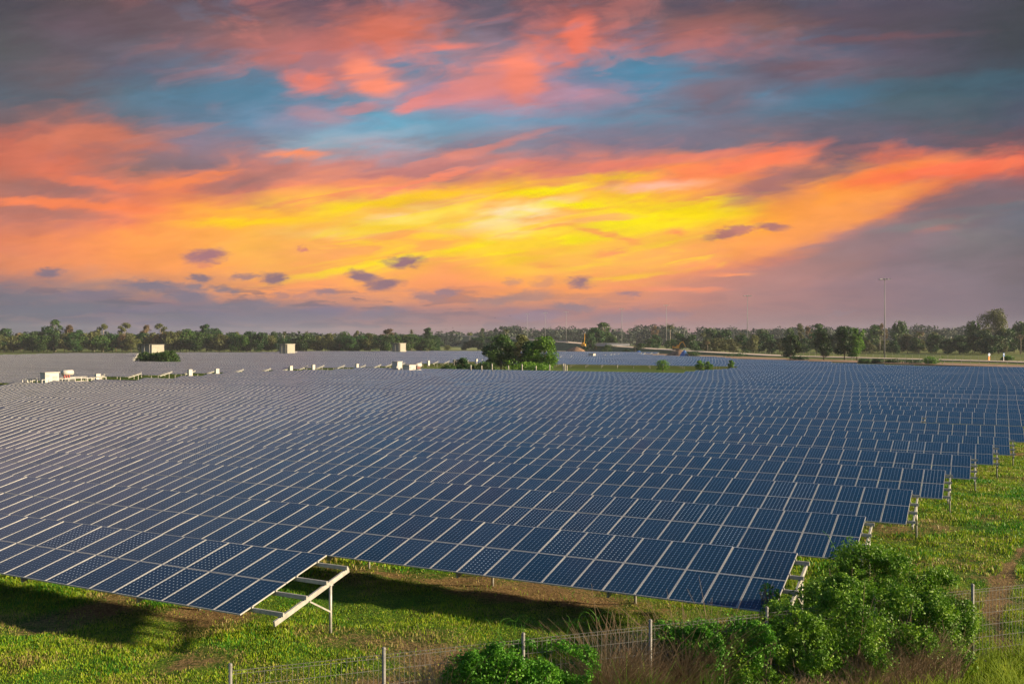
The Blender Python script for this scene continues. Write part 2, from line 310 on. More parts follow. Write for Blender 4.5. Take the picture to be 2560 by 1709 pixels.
def np_mesh(name, V, Fc, mats, mi=None, smooth=False):
    """V (n,3); Fc (m,k) constant-size faces"""
    me = bpy.data.meshes.new(name); m, k = Fc.shape
    me.vertices.add(len(V)); me.vertices.foreach_set('co', np.ascontiguousarray(V, np.float32).ravel())
    me.loops.add(m * k); me.loops.foreach_set('vertex_index', np.ascontiguousarray(Fc, np.int32).ravel())
    me.polygons.add(m); me.polygons.foreach_set('loop_start', np.arange(0, m * k, k, dtype=np.int32))
    try: me.polygons.foreach_set('loop_total', np.full(m, k, np.int32))
    except Exception: pass
    for a in (mats if isinstance(mats, (list, tuple)) else [mats]): me.materials.append(a)
    if mi is not None: me.polygons.foreach_set('material_index', np.ascontiguousarray(mi, np.int32))
    if smooth: me.polygons.foreach_set('use_smooth', np.ones(m, bool))
    me.update(calc_edges=True); me.validate(); return me

# ------------------------------------------------------------------ materials
def mat(name, col, rough=.6, metal=0., spec=.5, var=0., vscale=2., bump=0., bscale=20., rnd=0., trans=0.):
    m = bpy.data.materials.new(name); m.use_nodes = True; t = NT(m.node_tree); b = t.n['Principled BSDF']
    c = col if len(col) == 4 else tuple(col) + (1,)
    b.inputs['Roughness'].default_value = rough; b.inputs['Metallic'].default_value = metal
    b.inputs['Specular IOR Level'].default_value = spec
    out = c
    if var:
        tc = t.add('ShaderNodeTexCoord'); n = t.noise(tc.outputs['Object'], vscale, 4, .6)
        a = tuple(v * (1 - var) for v in c[:3]) + (1,); d = tuple(min(1, v * (1 + var)) for v in c[:3]) + (1,)
        out = t.mix(t.mr(n, .3, .7), a, d)
    if rnd:
        oi = t.add('ShaderNodeObjectInfo'); out = t.vm('SCALE', out, t.mr(oi.outputs['Random'], 0, 1, 1 - rnd, 1 + rnd, smooth=False))
    t.put(b.inputs['Base Color'], out)
    if bump:
        tc = t.add('ShaderNodeTexCoord'); bn = t.add('ShaderNodeBump'); bn.inputs['Strength'].default_value = bump
        t.put(bn.inputs['Height'], t.noise(tc.outputs['Object'], bscale, 4)); t.l.new(bn.outputs[0], b.inputs['Normal'])
    return m
ALU = mat('anodised_aluminium', (.42, .42, .42), .4, .15, var=.08, vscale=3)
FENCEM = mat('dull_galvanised_wire', (.16, .16, .156), .6, .1, var=.25, vscale=10)
RIDGE = mat('weathered_panel_frame', (.29, .29, .30), .5, .15)
STEEL = mat('galvanised_steel', (.34, .34, .32), .5, .2, var=.18, vscale=8, bump=.05)
WHITE = mat('white_painted_steel', (.44, .42, .40), .5, var=.05)
CONC = mat('pale_render', (.28, .27, .23), .85, var=.15, vscale=1.2, bump=.1)
DARKROOF = mat('dark_roof_sheet', (.06, .065, .07), .6)
MASTM = mat('mast_grey', (.24, .24, .25), .6)
GREYM = mat('grey_cabinet_metal', (.28, .29, .30), .5)
REDM = mat('red_insulator', (.30, .05, .04), .5)
YEL = mat('yellow_machine_paint', (.55, .30, .03), .45, var=.15, vscale=1)
RUB = mat('black_rubber', (.02, .02, .02), .8)
GLASSD = mat('dark_window', (.02, .03, .035), .1)
BLUE = mat('blue_sign_paint', (.03, .16, .50), .5)
SIGNW = mat('white_sign_paint', (.8, .8, .8), .5)
ORANGE = mat('orange_board', (.75, .22, .02), .6)
BARK = mat('bark', (.14, .10, .07), .9, var=.3, vscale=3)
BARKP = mat('pale_bark', (.34, .29, .23), .9, var=.3, vscale=3)
POSTC = mat('weathered_concrete_post', (.42, .39, .35), .9, var=.2, vscale=4, bump=.2)
TARP = mat('blue_tarpaulin', (.04, .14, .42), .6)

def panel_mat(name, big, frame):
    """monocrystalline panel; UV spans one panel per unit (u along the row, v up the slope)"""
    m = bpy.data.materials.new(name); m.use_nodes = True; t = NT(m.node_tree); b = t.n['Principled BSDF']
    uv = t.add('ShaderNodeUVMap').outputs[0]; s = t.sep(uv); U, V = s[0], s[1]
    fu = t.m('FRACT', U); fv = t.m('FRACT', V)
    iu = t.m('FLOOR', U); iv = t.m('FLOOR', V)
    oi = t.add('ShaderNodeObjectInfo')
    wn = t.add('ShaderNodeTexWhiteNoise', noise_dimensions='3D'); t.put(wn.inputs[0], t.comb(iu, iv, t.m('MULTIPLY', oi.outputs['Random'], 91.0)))
    rnd = wn.outputs[0]
    m0, m1 = (.028, .015) if frame else (.006, .004)
    cu = t.m('MULTIPLY', t.m('SUBTRACT', fu, m0), 6 / (1 - 2 * m0)); cv = t.m('MULTIPLY', t.m('SUBTRACT', fv, m1), 12 / (1 - 2 * m1))
    def edge(c):                                  # distance to the nearest cell border, 0..0.5
        f = t.m('FRACT', c); return t.m('MINIMUM', f, t.m('SUBTRACT', 1.0, f))
    eu, ev = edge(cu), edge(cv)
    dia = t.m('ADD', eu, ev)
    lineu = t.mr(eu, .018, .034, 1, 0); linev = t.mr(ev, .010, .024, 1, 0)
    isdot = t.m('LESS_THAN', t.noise(t.comb(t.m('MULTIPLY', iu, .16), t.m('MULTIPLY', iv, .3), t.m('MULTIPLY', oi.outputs['Random'], 40.)), 1.0, 2), .43) if big is None else float(big)
    dr = t.m('MULTIPLY_ADD', isdot, .075, .085) if big is None else (.16 if big else .085)
    diam = t.mr(dia, t.m('SUBTRACT', dr, .012) if big is None else dr - .012, t.m('ADD', dr, .012) if big is None else dr + .012, 1, 0)
    bus = t.mr(t.m('ABSOLUTE', t.m('SUBTRACT', t.m('FRACT', t.m('MULTIPLY', cu, 3.0)), .5)), .02, .05, 1, 0)
    base = t.mix(rnd, (.0006, .018, .042, 1), (.001, .024, .056, 1))
    cloud = t.noise(t.add('ShaderNodeTexCoord').outputs['Object'], .6, 2)
    base = t.mix(t.mr(cloud, .3, .7, 0, .6), base, (.003, .032, .082, 1))
    c = t.mix(t.m('MULTIPLY', bus, .08), base, (.25, .3, .38, 1))
    c = t.mix(t.m('MULTIPLY', linev, .16 if not big else .05), c, (.3, .38, .5, 1))
    c = t.mix(t.m('MULTIPLY', lineu, .30 if not big else .12), c, (.38, .44, .52, 1))
    c = t.mix(t.m('MULTIPLY', diam, .75), c, (.55, .62, .70, 1))
    rough = t.mr(rnd, 0, 1, .09, .2, smooth=False)
    if frame:
        fr = t.m('MAXIMUM', t.mr(t.m('ABSOLUTE', t.m('SUBTRACT', fu, .5)), .476, .480), t.mr(t.m('ABSOLUTE', t.m('SUBTRACT', fv, .5)), .484, .487))
        c = t.mix(fr, c, (.34, .34, .35, 1)); rough = t.mix(fr, rough, (.5, .5, .5, 1))
    t.put(b.inputs['Base Color'], c); t.put(b.inputs['Roughness'], rough)
    b.inputs['Sheen Weight'].default_value = .018; b.inputs['Sheen Roughness'].default_value = .35; b.inputs['Sheen Tint'].default_value = (.7, .8, 1, 1); b.inputs['IOR'].default_value = 1.45; b.inputs['Specular IOR Level'].default_value = .5
    return m
PV = panel_mat('solar_glass', False, False); PVB = panel_mat('solar_glass_dotted', True, False); PVF = panel_mat('solar_strip', None, True)

def foliage(name, a, b, c, scale=.5, rnd=.25):
    m = bpy.data.materials.new(name); m.use_nodes = True; t = NT(m.node_tree); p = t.n['Principled BSDF']
    tc = t.add('ShaderNodeTexCoord'); oi = t.add('ShaderNodeObjectInfo')
    v = t.vm('ADD', tc.outputs['Object'], t.comb(t.m('MULTIPLY', oi.outputs['Random'], 50.), 0., 0.))
    n = t.noise(v, scale, 3, .6); n2 = t.noise(v, scale * 9, 3, .7)
    f = t.m('ADD', t.m('MULTIPLY', n, .55), t.m('MULTIPLY', n2, .45))
    cc = t.ramp(t.mr(f, .32, .68, 0, 1, smooth=False), [(0, a + (1,)), (.5, b + (1,)), (1, c + (1,))])
    cc = t.vm('SCALE', cc, t.mr(oi.outputs['Random'], 0, 1, 1 - rnd, 1 + rnd, smooth=False))
    t.put(p.inputs['Base Color'], cc); p.inputs['Roughness'].default_value = .55; p.inputs['Specular IOR Level'].default_value = .3
    tr = t.add('ShaderNodeBsdfTranslucent'); t.put(tr.inputs[0], cc); ms = t.add('ShaderNodeMixShader'); ms.inputs[0].default_value = .25
    t.l.new(p.outputs[0], ms.inputs[1]); t.l.new(tr.outputs[0], ms.inputs[2]); t.l.new(ms.outputs[0], t.n['Material Output'].inputs[0])
    return m
LF_DARK = foliage('leaves_dark', (.010, .038, .010), (.022, .070, .014), (.05, .13, .022))
LF_MID = foliage('leaves_mid', (.018, .050, .010), (.040, .095, .016), (.09, .16, .026))
LF_OLIVE = foliage('leaves_olive', (.05, .065, .02), (.10, .12, .035), (.17, .17, .06))
LF_BROWN = foliage('leaves_brown', (.10, .06, .035), (.15, .10, .05), (.14, .13, .04))
LF_BRIGHT = foliage('leaves_bright', (.03, .09, .008), (.08, .20, .012), (.22, .38, .02), 1.2, .1)
LF_VINE = foliage('leaves_vine', (.025, .10, .008), (.07, .24, .012), (.19, .42, .025), 2.0, .05)
LF_BUSH = foliage('leaves_bush', (.022, .065, .006), (.09, .22, .012), (.30, .46, .025), 2.4, 0)
LF_DRY = foliage('dry_stalks', (.16, .10, .06), (.30, .21, .12), (.44, .33, .20), 2.0, .05)
LF_FAR = foliage('leaves_far', (.012, .032, .022), (.022, .048, .026), (.04, .07, .035), .05, .15)

# ------------------------------------------------------------------ array layout (fitted to the photograph)
TILT = R(12.593); SL = 3.935; PW = 1.01; CT, ST = math.cos(TILT), math.sin(TILT)
ROWS = [(-18.41, 19.91, 1.14), (-5.20, 26.45, 1.22), (-4.01, 34.19, 1.15), (-2.87, 41.99, 1.13), (-1.76, 49.13, 1.18), (-.68, 57.30, 1.10), (.51, 65.35, .99), (1.62, 73.4, .76)]
y = 81.2; k = 8
while y < 486:
    ROWS.append((min(1.62 + 1.14 * (k - 7), 14), y, .92 + .13 * math.sin(k * .9) + .10 * math.sin(k * .37 + 1))); y += 7.86; k += 1
gy_ = np.array([-200, 0] + [r[1] + 1.9 for r in ROWS] + [520, 700, 9000]); gz_ = np.array([0, -.02] + [r[2] - 1.07 for r in ROWS] + [-.1, 0, 0])
def ground_z(X, Y): return float(np.interp(Y, gy_, gz_))
ends_y = [234, 272, 307, 325, 365, 448, 483]; ends_x = [8, -16, -52, -71, -92, -175, -212]
left_y = [90, 278, 338, 394, 448, 483]; left_x = [-900, -402, -395, -355, -323, -258]

def span(n, name, mi=0): pass
def support_frame(mb_dict): pass

# one detailed panel (glass + raised frame), origin at lower left corner on the table plane
def panel_mesh(name, glass):
    w, h, fz, fw = PW - .018, 1.956, .040, .018
    b = MB()
    x0, x1, y0, y1 = 0, w, 0, h
    b.poly([(fw, fw, fz - .006), (w - fw, fw, fz - .006), (w - fw, h - fw, fz - .006), (fw, h - fw, fz - .006)], 0, [(0, 0), (1, 0), (1, 1), (0, 1)])
    for (c, s) in (((w / 2, fw / 2, fz / 2), (w, fw, fz)), ((w / 2, h - fw / 2, fz / 2), (w, fw, fz)), ((fw / 2, h / 2, fz / 2), (fw, h - 2 * fw, fz)), ((w - fw / 2, h / 2, fz / 2), (fw, h - 2 * fw, fz))): b.box(c, s, None, 1)
    b.poly([(fw, fw, .01), (fw, h - fw, .01), (w - fw, h - fw, .01), (w - fw, fw, .01)], 2)
    return b.mesh(name, [glass, ALU, WHITE])
PANEL_A = panel_mesh('solar_panel', PV); PANEL_B = panel_mesh('solar_panel_dotted', PVB)
POST_DX = 5.25
PURL = (.12, .38, .62, .88)
def on_slope(v, drop=0): return Vector((0, v * CT + drop * ST, v * ST - drop * CT))   # v along slope, drop below the panel plane
def support_parts(root, n_pan, stub, detail, post_h, left_vis):
    """purlins, rafters, posts and braces in the row's own space; x runs negative from the right end"""
    L = n_pan * PW
    for f in PURL:
        a = on_slope(SL * f, .06)
        MB().beam((-L, a.y, a.z), (stub, a.y, a.z), .055, .115).build('purlin', STEEL, root)
    px_list = []; x = stub - .12
    while x > -L + .3: px_list.append(x); x -= POST_DX
    return px_list
def rafter_mesh():
    b = MB(); a = on_slope(SL * .045, .20); c = on_slope(SL * .925, .20); b.beam(a, c, .06, .15); return b.mesh('rafter', STEEL)
RAFTER = rafter_mesh()
def post_mesh(h):
    p = on_slope(SL * .69, .27); b = MB(); b.tube([(0, p.y, -h), (0, p.y, p.z)], .048, 10)
    b.box((0, p.y, p.z), (.09, .16, .05)); return b.mesh('post', STEEL, True)
BR = MB(); _a = on_slope(SL * .42, .26); _p = on_slope(SL * .69, .27); BR.beam((0, _a.y, _a.z), (0, _p.y - .05, _p.z - .78), .045, .045); BRACE = BR.mesh('brace', STEEL)
CL = MB(); CL.box((0, 0, .02), (.035, .06, .055)); CLAMP = CL.mesh('clamp', STEEL)

DOT = {}
def dotted(r, k, j):
    if r == 0: return (k, j) in {(3, 1), (4, 1), (3, 0), (4, 0), (7, 1), (7, 0), (10, 1), (9, 1)}
    if r == 1: return (k, j) in {(7, 1), (9, 0), (5, 1)} or (k in (6,) and j == 1)
    if r == 2: return 5 <= k <= 13 and (j == 1 or k > 7) or (k in (4,) and j == 0)
    if r == 4: return k == 0
    if r == 5: return k == 3 and j == 0
    if r in (7, 8, 9, 10): return 30 + r * 4 < k < 52 + r * 5 and j == r % 2 or (40 < k < 55 and r < 9)
    return math.sin(k * .35 + r * 2.1) > .93

def detailed_row(r, X, Y, Z, n):
    lab = ['front row of solar panels, its bare frame sticking out at the right end', 'second row of solar panels from the front, ending by the creeper bush'] + [f'{ordinal(i)} row of solar panels from the front' for i in range(3, 60)]
    root = empty('solar_panel_row', (X, Y, Z), lab[r], 'solar panel row', 'rows of solar panels in the near block')
    stub = 1.12 if r == 0 else (.42 if r < 2 else .34)
    post_h = Z - ground_z(0, Y + 1.9) + .25
    pl = support_parts(root, n, stub, True, post_h, 0)
    PM = post_mesh(post_h)
    for i, x in enumerate(pl[:26]):
        link('rafter', RAFTER, root, (x, 0, 0)); link('post', PM, root, (x, 0, 0)); link('brace', BRACE, root, (x + .05, 0, 0))
    vis = []
    for k in range(n):
        for j in (0, 1): vis.append((k, j))
    vis.sort(key=lambda q: q[0])
    indiv = vis[:100]; rest = vis[100:]
    for k, j in indiv:
        p = on_slope(j * 1.979)
        d = dotted(r, k, j)
        o = link('solar_panel', PANEL_B if d else PANEL_A, root, (-(k + 1) * PW + .01, p.y, p.z))
        o.rotation_euler = (TILT + random.uniform(-.004, .004), random.uniform(-.003, .003), 0)
        if d: o['label'] = 'panel with bright white dots between its cells'
    if rest:
        k0 = min(k for k, j in rest); b = MB(); strip(b, -(k0) * PW, -n * PW)
        o = b.build('solar_panels', [PVF, ALU, WHITE], root); o['kind'] = 'stuff'
    if r <= 3:
        for f in PURL:
            p = on_slope(SL * f); link('clamp', CLAMP, root, (.012, p.y, p.z)).rotation_euler = (TILT, 0, 0)
    return root
def strip(b, xr, xl):
    n = (xr - xl) / PW
    for j in (0, 1):
        a = on_slope(j * 1.979, -.04); c = on_slope(j * 1.979 + 1.956, -.04)
        b.poly([(xl, a.y, a.z), (xr, a.y, a.z), (xr, c.y, c.z), (xl, c.y, c.z)], 0, [(0, j), (n, j), (n, j + .9999), (0, j + .9999)])
    a0, a1, b0, b1 = on_slope(0, -.041), on_slope(SL, -.041), on_slope(0, -.054), on_slope(SL, -.054); x = xr - PW
    while x > xl + .1:
        l, r_ = x - .019, x + .019
        b.poly([(r_, a0.y, a0.z), (r_, a1.y, a1.z), (r_, b1.y, b1.z), (r_, b0.y, b0.z)], 1)
        b.poly([(l, b0.y, b0.z), (r_, b0.y, b0.z), (r_, b1.y, b1.z), (l, b1.y, b1.z)], 1)
        b.poly([(l, a0.y, a0.z), (l, b0.y, b0.z), (l, b1.y, b1.z), (l, a1.y, a1.z)], 1); x -= PW
    lo, hi = on_slope(0, -.0395), on_slope(SL, -.0395); lo2, hi2 = on_slope(0, .005), on_slope(SL, .005)
    b.poly([(xr, lo.y, lo.z), (xr, lo2.y, lo2.z), (xr, hi2.y, hi2.z), (xr, hi.y, hi.z)], 1)
    b.poly([(xl, lo.y, lo.z), (xl, hi.y, hi.z), (xl, hi2.y, hi2.z), (xl, lo2.y, lo2.z)], 1)
    b.poly([(xl, lo2.y, lo2.z), (xr, lo2.y, lo2.z), (xr, lo.y, lo.z), (xl, lo.y, lo.z)], 1)
    b.poly([(xl, hi2.y, hi2.z), (xl, hi.y, hi.z), (xr, hi.y, hi.z), (xr, hi2.y, hi2.z)], 1)
    b.poly([(xl, lo2.y, lo2.z), (xl, hi2.y, hi2.z), (xr, hi2.y, hi2.z), (xr, lo2.y, lo2.z)], 2)
def far_row(X, Y, Z, xl, label, group, parts=True):
    """a row too far off to show single panels: a surface and its underframe"""
    b = MB(); strip(b, 0, xl - X)
    s = MB()
    for f in PURL:
        a = on_slope(SL * f, .065); s.beam((xl - X, a.y, a.z), (.34, a.y, a.z), .055, .115)
    x = .22; ph = Z - ground_z(0, Y + 1.9) + .25; p = on_slope(SL * .69, .27)
    ra, rc = on_slope(SL * .045, .20), on_slope(SL * .925, .20)
    while x > xl - X:
        s.beam((x, ra.y, ra.z), (x, rc.y, rc.z), .07, .15); s.beam((x, p.y, -ph), (x, p.y, p.z), .09, .09); x -= POST_DX
    root = empty('solar_panel_row', (X, Y, Z), label, 'solar panel row', group)
    b.build('solar_panels', [PVF, RIDGE, WHITE], root)['kind'] = 'stuff'
    s.build('underframe', STEEL, root)
    return root

N_DET = 12
for r, (X, Y, Z) in enumerate(ROWS):
    fl = -1.44 * Y - 6
    if r == 9: X = -5.0
    if Y < 187:
        xl = max(fl, -140 + 3 * math.sin(r))
        n = int((X - xl) / PW)
        if r < N_DET: detailed_row(r, X, Y, Z, n)
        else: far_row(X, Y, Z, X - n * PW, f'{ordinal(r + 1)} row of solar panels from the front', 'rows of solar panels in the near block')
    elif Y < 268:
        far_row(X, Y, Z, X - int((X + 57) / PW) * PW, f'short row of solar panels, {ordinal(r + 1)} from the front, right of the grass strip', 'rows of solar panels in the near block')
    else:
        xe = float(np.interp(Y + 3, ends_y, ends_x)); n = int((xe + 150) / PW)
        if n > 3: far_row(xe, Y, Z, xe - n * PW, f'row of solar panels beyond the grass strip, {ordinal(r - 31)} back from it', 'rows of solar panels beyond the grass strip')
    if Y > 96:
        xl = max(fl, float(np.interp(Y, left_y, left_x)))
        XR = -157 + 1.2 * math.sin(r * 1.3)
        if XR - xl > 8:
            gapx = -256 - (Y - 225) * 1.1
            lb = f'row of solar panels beyond the service lane, {ordinal(r - 10)} back in the far left block'
            gp = 'rows of solar panels beyond the service lane'
            if 222 < Y < 330 and gapx - 5 > xl + 5:
                far_row(XR, Y, Z, gapx + 2, lb, gp)
                far_row(gapx - 3, Y, Z, xl, f'row of solar panels at far left past the oblique gap, {ordinal(r - 26)} back', 'rows of solar panels past the oblique gap')
            else: far_row(XR, Y, Z, xl, lb, gp)

# ------------------------------------------------------------------ ground
def ground_material():
    m = bpy.data.materials.new('grassy_ground'); m.use_nodes = True; t = NT(m.node_tree); p = t.n['Principled BSDF']
    pos = t.add('ShaderNodeNewGeometry').outputs['Position']
    n1 = t.noise(pos, .22, 5, .6, .6); n2 = t.noise(pos, 1.6, 5, .7); n3 = t.noise(pos, 9., 4, .7); n4 = t.noise(pos, .02, 4, .6)
    g = t.mix(t.mr(n2, .3, .7), (.010, .034, .005, 1), (.060, .125, .010, 1))
    g = t.mix(t.mr(n3, .35, .7, 0, .6), g, (.13, .20, .02, 1))
    e = t.mix(t.mr(n3, .3, .7), (.10, .055, .028, 1), (.24, .15, .08, 1))
    att = t.add('ShaderNodeAttribute'); att.attribute_name = 'bare'
    f = t.mr(t.m('MULTIPLY_ADD', t.m('SUBTRACT', t.m('MULTIPLY_ADD', n3, .5, t.m('MULTIPLY', n2, .5)), .5), .7, att.outputs['Fac']), .66, .80, 0., .85)
    c = t.mix(f, g, e)
    s = t.sep(pos); far = t.mr(t.m('MULTIPLY_ADD', s[1], .894, t.m('MULTIPLY', s[0], -.4486)), 150., 420.)
    fc = t.ramp(n4, [(.3, (.05, .085, .018, 1)), (.48, (.09, .12, .028, 1)), (.6, (.14, .15, .045, 1)), (.72, (.08, .10, .03, 1))])
    c = t.mix(far, c, fc)
    t.put(p.inputs['Base Color'], c); p.inputs['Roughness'].default_value = .95; p.inputs['Specular IOR Level'].default_value = .1
    bn = t.add('ShaderNodeBump'); bn.inputs['Strength'].default_value = .9; bn.inputs['Distance'].default_value = .12
    t.put(bn.inputs['Height'], n3); t.l.new(bn.outputs[0], p.inputs['Normal'])
    return m
GROUND = ground_material()
def axis(lo, hi, step, outer):
    a = list(np.arange(lo, hi + 1e-6, step)); s = step; v = a[-1]
    while v < outer: s *= 1.35; v += s; a.append(v)
    s = step; v = a[0]
    while v > -outer: s *= 1.35; v -= s; a.insert(0, v)
    return np.array(a)
gx = axis(-62, 16, .3, 7000); gyy = axis(8, 84, .3, 7000)
def vnoise(X, Y, s, seed):
    g = np.random.default_rng(seed).random((64, 64)); x = X / s; yv = Y / s
    xi = np.floor(x).astype(int); yi = np.floor(yv).astype(int); fx = x - xi; fy = yv - yi
    fx = fx * fx * (3 - 2 * fx); fy = fy * fy * (3 - 2 * fy)
    a = g[yi % 64, xi % 64]; b = g[yi % 64, (xi + 1) % 64]; c = g[(yi + 1) % 64, xi % 64]; d = g[(yi + 1) % 64, (xi + 1) % 64]
    return (a * (1 - fx) + b * fx) * (1 - fy) + (c * (1 - fx) + d * fx) * fy
def fbm(X, Y, s, seed): return sum(vnoise(X, Y, s / 2 ** i, seed + i) * .5 ** (i + 1) for i in range(4)) / .9375
TRK = [at(2600, 42), at(2555, 39), at(2530, 36.5), at(2505, 33.5), at(2480, 30), at(2500, 27), at(2540, 25)]
def bare_map(X, Y):
    b_ = fbm(X, Y, 3.2, 11)
    b_ = b_ + .10 * np.exp(-((Y - 28.8) / 1.1) ** 2) * ((X > -25) & (X < -7))
    for p, q in zip(TRK, TRK[1:]):
        vx, vy = q.x - p.x, q.y - p.y; tt = np.clip(((X - p.x) * vx + (Y - p.y) * vy) / (vx * vx + vy * vy), 0, 1)
        dd = np.hypot(X - p.x - tt * vx, Y - p.y - tt * vy); b_ = b_ + .45 * np.exp(-(dd / .28) ** 2)
    return b_
GXm, GYm = np.meshgrid(gx, gyy)
def bumps(X, Y):
    return .035 * np.sin(X * .9 + 1.3 * np.sin(Y * .5)) * np.cos(Y * .8 + X * .2) + .02 * np.sin(X * 2.3 + Y * 1.7) + .015 * np.cos(X * 4.1 - Y * 3.3)
def gz_arr(X, Y): return np.interp(Y, gy_, gz_) + bumps(X, Y) * (np.abs(Y) < 200)
Zg = gz_arr(GXm, GYm); nxg, nyg = len(gx), len(gyy)
V = np.stack([GXm.ravel(), GYm.ravel(), Zg.ravel()], 1)
idx = np.arange(nxg * nyg).reshape(nyg, nxg)
Fq = np.stack([idx[:-1, :-1].ravel(), idx[:-1, 1:].ravel(), idx[1:, 1:].ravel(), idx[1:, :-1].ravel()], 1)
gm = np_mesh('ground', V, Fq, GROUND, smooth=True)
at_ = gm.attributes.new('bare', 'FLOAT', 'POINT'); at_.data.foreach_set('value', bare_map(GXm.ravel(), GYm.ravel()).astype(np.float32))
tag(link('ground', gm), kind='structure')

G_LIGHT = foliage('grass_light', (.11, .20, .007), (.23, .34, .010), (.40, .46, .025), 1.5, 0)
G_DEEP = foliage('grass_deep', (.02, .11, .006), (.05, .21, .008), (.11, .31, .014), 1.5, 0)
G_DRY = foliage('grass_dry', (.13, .11, .04), (.26, .21, .07), (.40, .34, .13), 1.5, 0)
def frustum_pts(n, x0, x1, y0, y1, dmin, dmax):
    X = rng.uniform(x0, x1, n); Y = rng.uniform(y0, y1, n)
    d = X * FW.x + Y * FW.y; lat = X * RT.x + Y * RT.y
    ok = (d > dmin) & (d < dmax) & (np.abs(lat / np.maximum(d, .1)) < .56) & (CAMZ / np.maximum(d, .1) < .40)
    return X[ok], Y[ok]
def blades(name, X, Y, h, w, matl, lean=.5, mi=None, mats=None):
    n = len(X); th = rng.uniform(0, 2 * np.pi, n); ll = rng.uniform(0, lean, n) * h; la = rng.uniform(0, 2 * np.pi, n)
    z = gz_arr(X, Y) - .02
    c, s = np.cos(th) * w / 2, np.sin(th) * w / 2
    V = np.empty((n, 4, 3))
    V[:, 0] = np.stack([X - c, Y - s, z], 1); V[:, 1] = np.stack([X + c, Y + s, z], 1)
    V[:, 2] = np.stack([X + c * .7 + ll * .45 * np.cos(la), Y + s * .7 + ll * .45 * np.sin(la), z + h * .6], 1)
    V[:, 3] = np.stack([X + ll * np.cos(la), Y + ll * np.sin(la), z + h * np.sqrt(np.maximum(.15, 1 - (ll / h) ** 2 * .7))], 1)
    Fc = np.arange(n * 4).reshape(n, 4)
    return np_mesh(name, V.reshape(-1, 3), Fc, mats or matl, mi)
def grass_patch(n, x0, x1, y0, y1, dmin, dmax, hs, ws, seed):
    X, Y = frustum_pts(n, x0, x1, y0, y1, dmin, dmax)
    bare = bare_map(X, Y); keep = rng.random(len(X)) < np.clip((.74 + rng.normal(0, .05, len(X)) - bare) * 6, .06, 1)
    X, Y, bare = X[keep], Y[keep], bare[keep]
    tall = fbm(X, Y, 1.1, 21); kind = fbm(X, Y, 2.1, 31) + rng.normal(0, .13, len(X))
    h = hs * (.35 + 1.5 * np.clip(tall - .3, 0, .6)) * rng.uniform(.6, 1.35, len(X)); w = ws * rng.uniform(.7, 1.4, len(X))
    mi = np.where(kind > .60, 1, 0); mi = np.where((kind < .31) | (rng.random(len(X)) < .02) | ((bare > .63) & (rng.random(len(X)) < .6)), 2, mi)
    return X, Y, h, w, mi
parts = [grass_patch(900000, -34, 6, 8, 40, 14, 34, .13, .020, 1), grass_patch(520000, -45, 8, 22, 90, 34, 90, .19, .046, 2)]
X, Y, h, w, mi = [np.concatenate(q) for q in zip(*parts)]
tag(link('grass', blades('grass', X, Y, h, w, None, .6, mi, [G_LIGHT, G_DEEP, G_DRY])), 'short uneven green grass growing between and in front of the panel rows', 'grass', kind='stuff')

# ------------------------------------------------------------------ leaf clouds
def leaf_mesh(name, P, N, size, mats, mi=None, flat=.35):
    """leaf diamonds at P, roughly facing N"""
    n = len(P); q = rng.normal(0, 1, (n, 3)); nn = N + flat * q; nn /= np.linalg.norm(nn, axis=1)[:, None] + 1e-9
    t1 = np.cross(nn, rng.normal(0, 1, (n, 3))); t1 /= np.linalg.norm(t1, axis=1)[:, None] + 1e-9; t2 = np.cross(nn, t1)
    s = np.asarray(size).reshape(-1, 1) * np.ones((n, 1)); V = np.empty((n, 4, 3))
    V[:, 0] = P - t1 * s * .62; V[:, 1] = P + t2 * s * .36 + nn * s * .1; V[:, 2] = P + t1 * s * .62; V[:, 3] = P - t2 * s * .36 + nn * s * .1
    return np_mesh(name, V.reshape(-1, 3), np.arange(n * 4).reshape(n, 4), mats, mi)
def cloud(lobes, n, shell=.35, lower=.0):
    """points in the outer shell of several ellipsoids; lobes = (cx,cy,cz,rx,ry,rz)"""
    L = np.array(lobes, float); a = L[:, 3] * L[:, 4] + L[:, 3] * L[:, 5]; k = rng.choice(len(L), n, p=a / a.sum())
    d = rng.normal(0, 1, (n, 3)); d /= np.linalg.norm(d, axis=1)[:, None]
    r = 1 - shell * rng.random(n) ** 1.5
    # lumpy surface
    r = r * (1 + .16 * np.sin(d[:, 0] * 5 + k) * np.cos(d[:, 1] * 6 + 2 * k) + .1 * np.sin(d[:, 2] * 9 + k * 3))
    P = L[k, :3] + d * L[k, 3:6] * r[:, None]; N = d / L[k, 3:6]; N /= np.linalg.norm(N, axis=1)[:, None]
    if lower is not None:
        ok = P[:, 2] > lower; P, N = P[ok], N[ok]
    return P, N
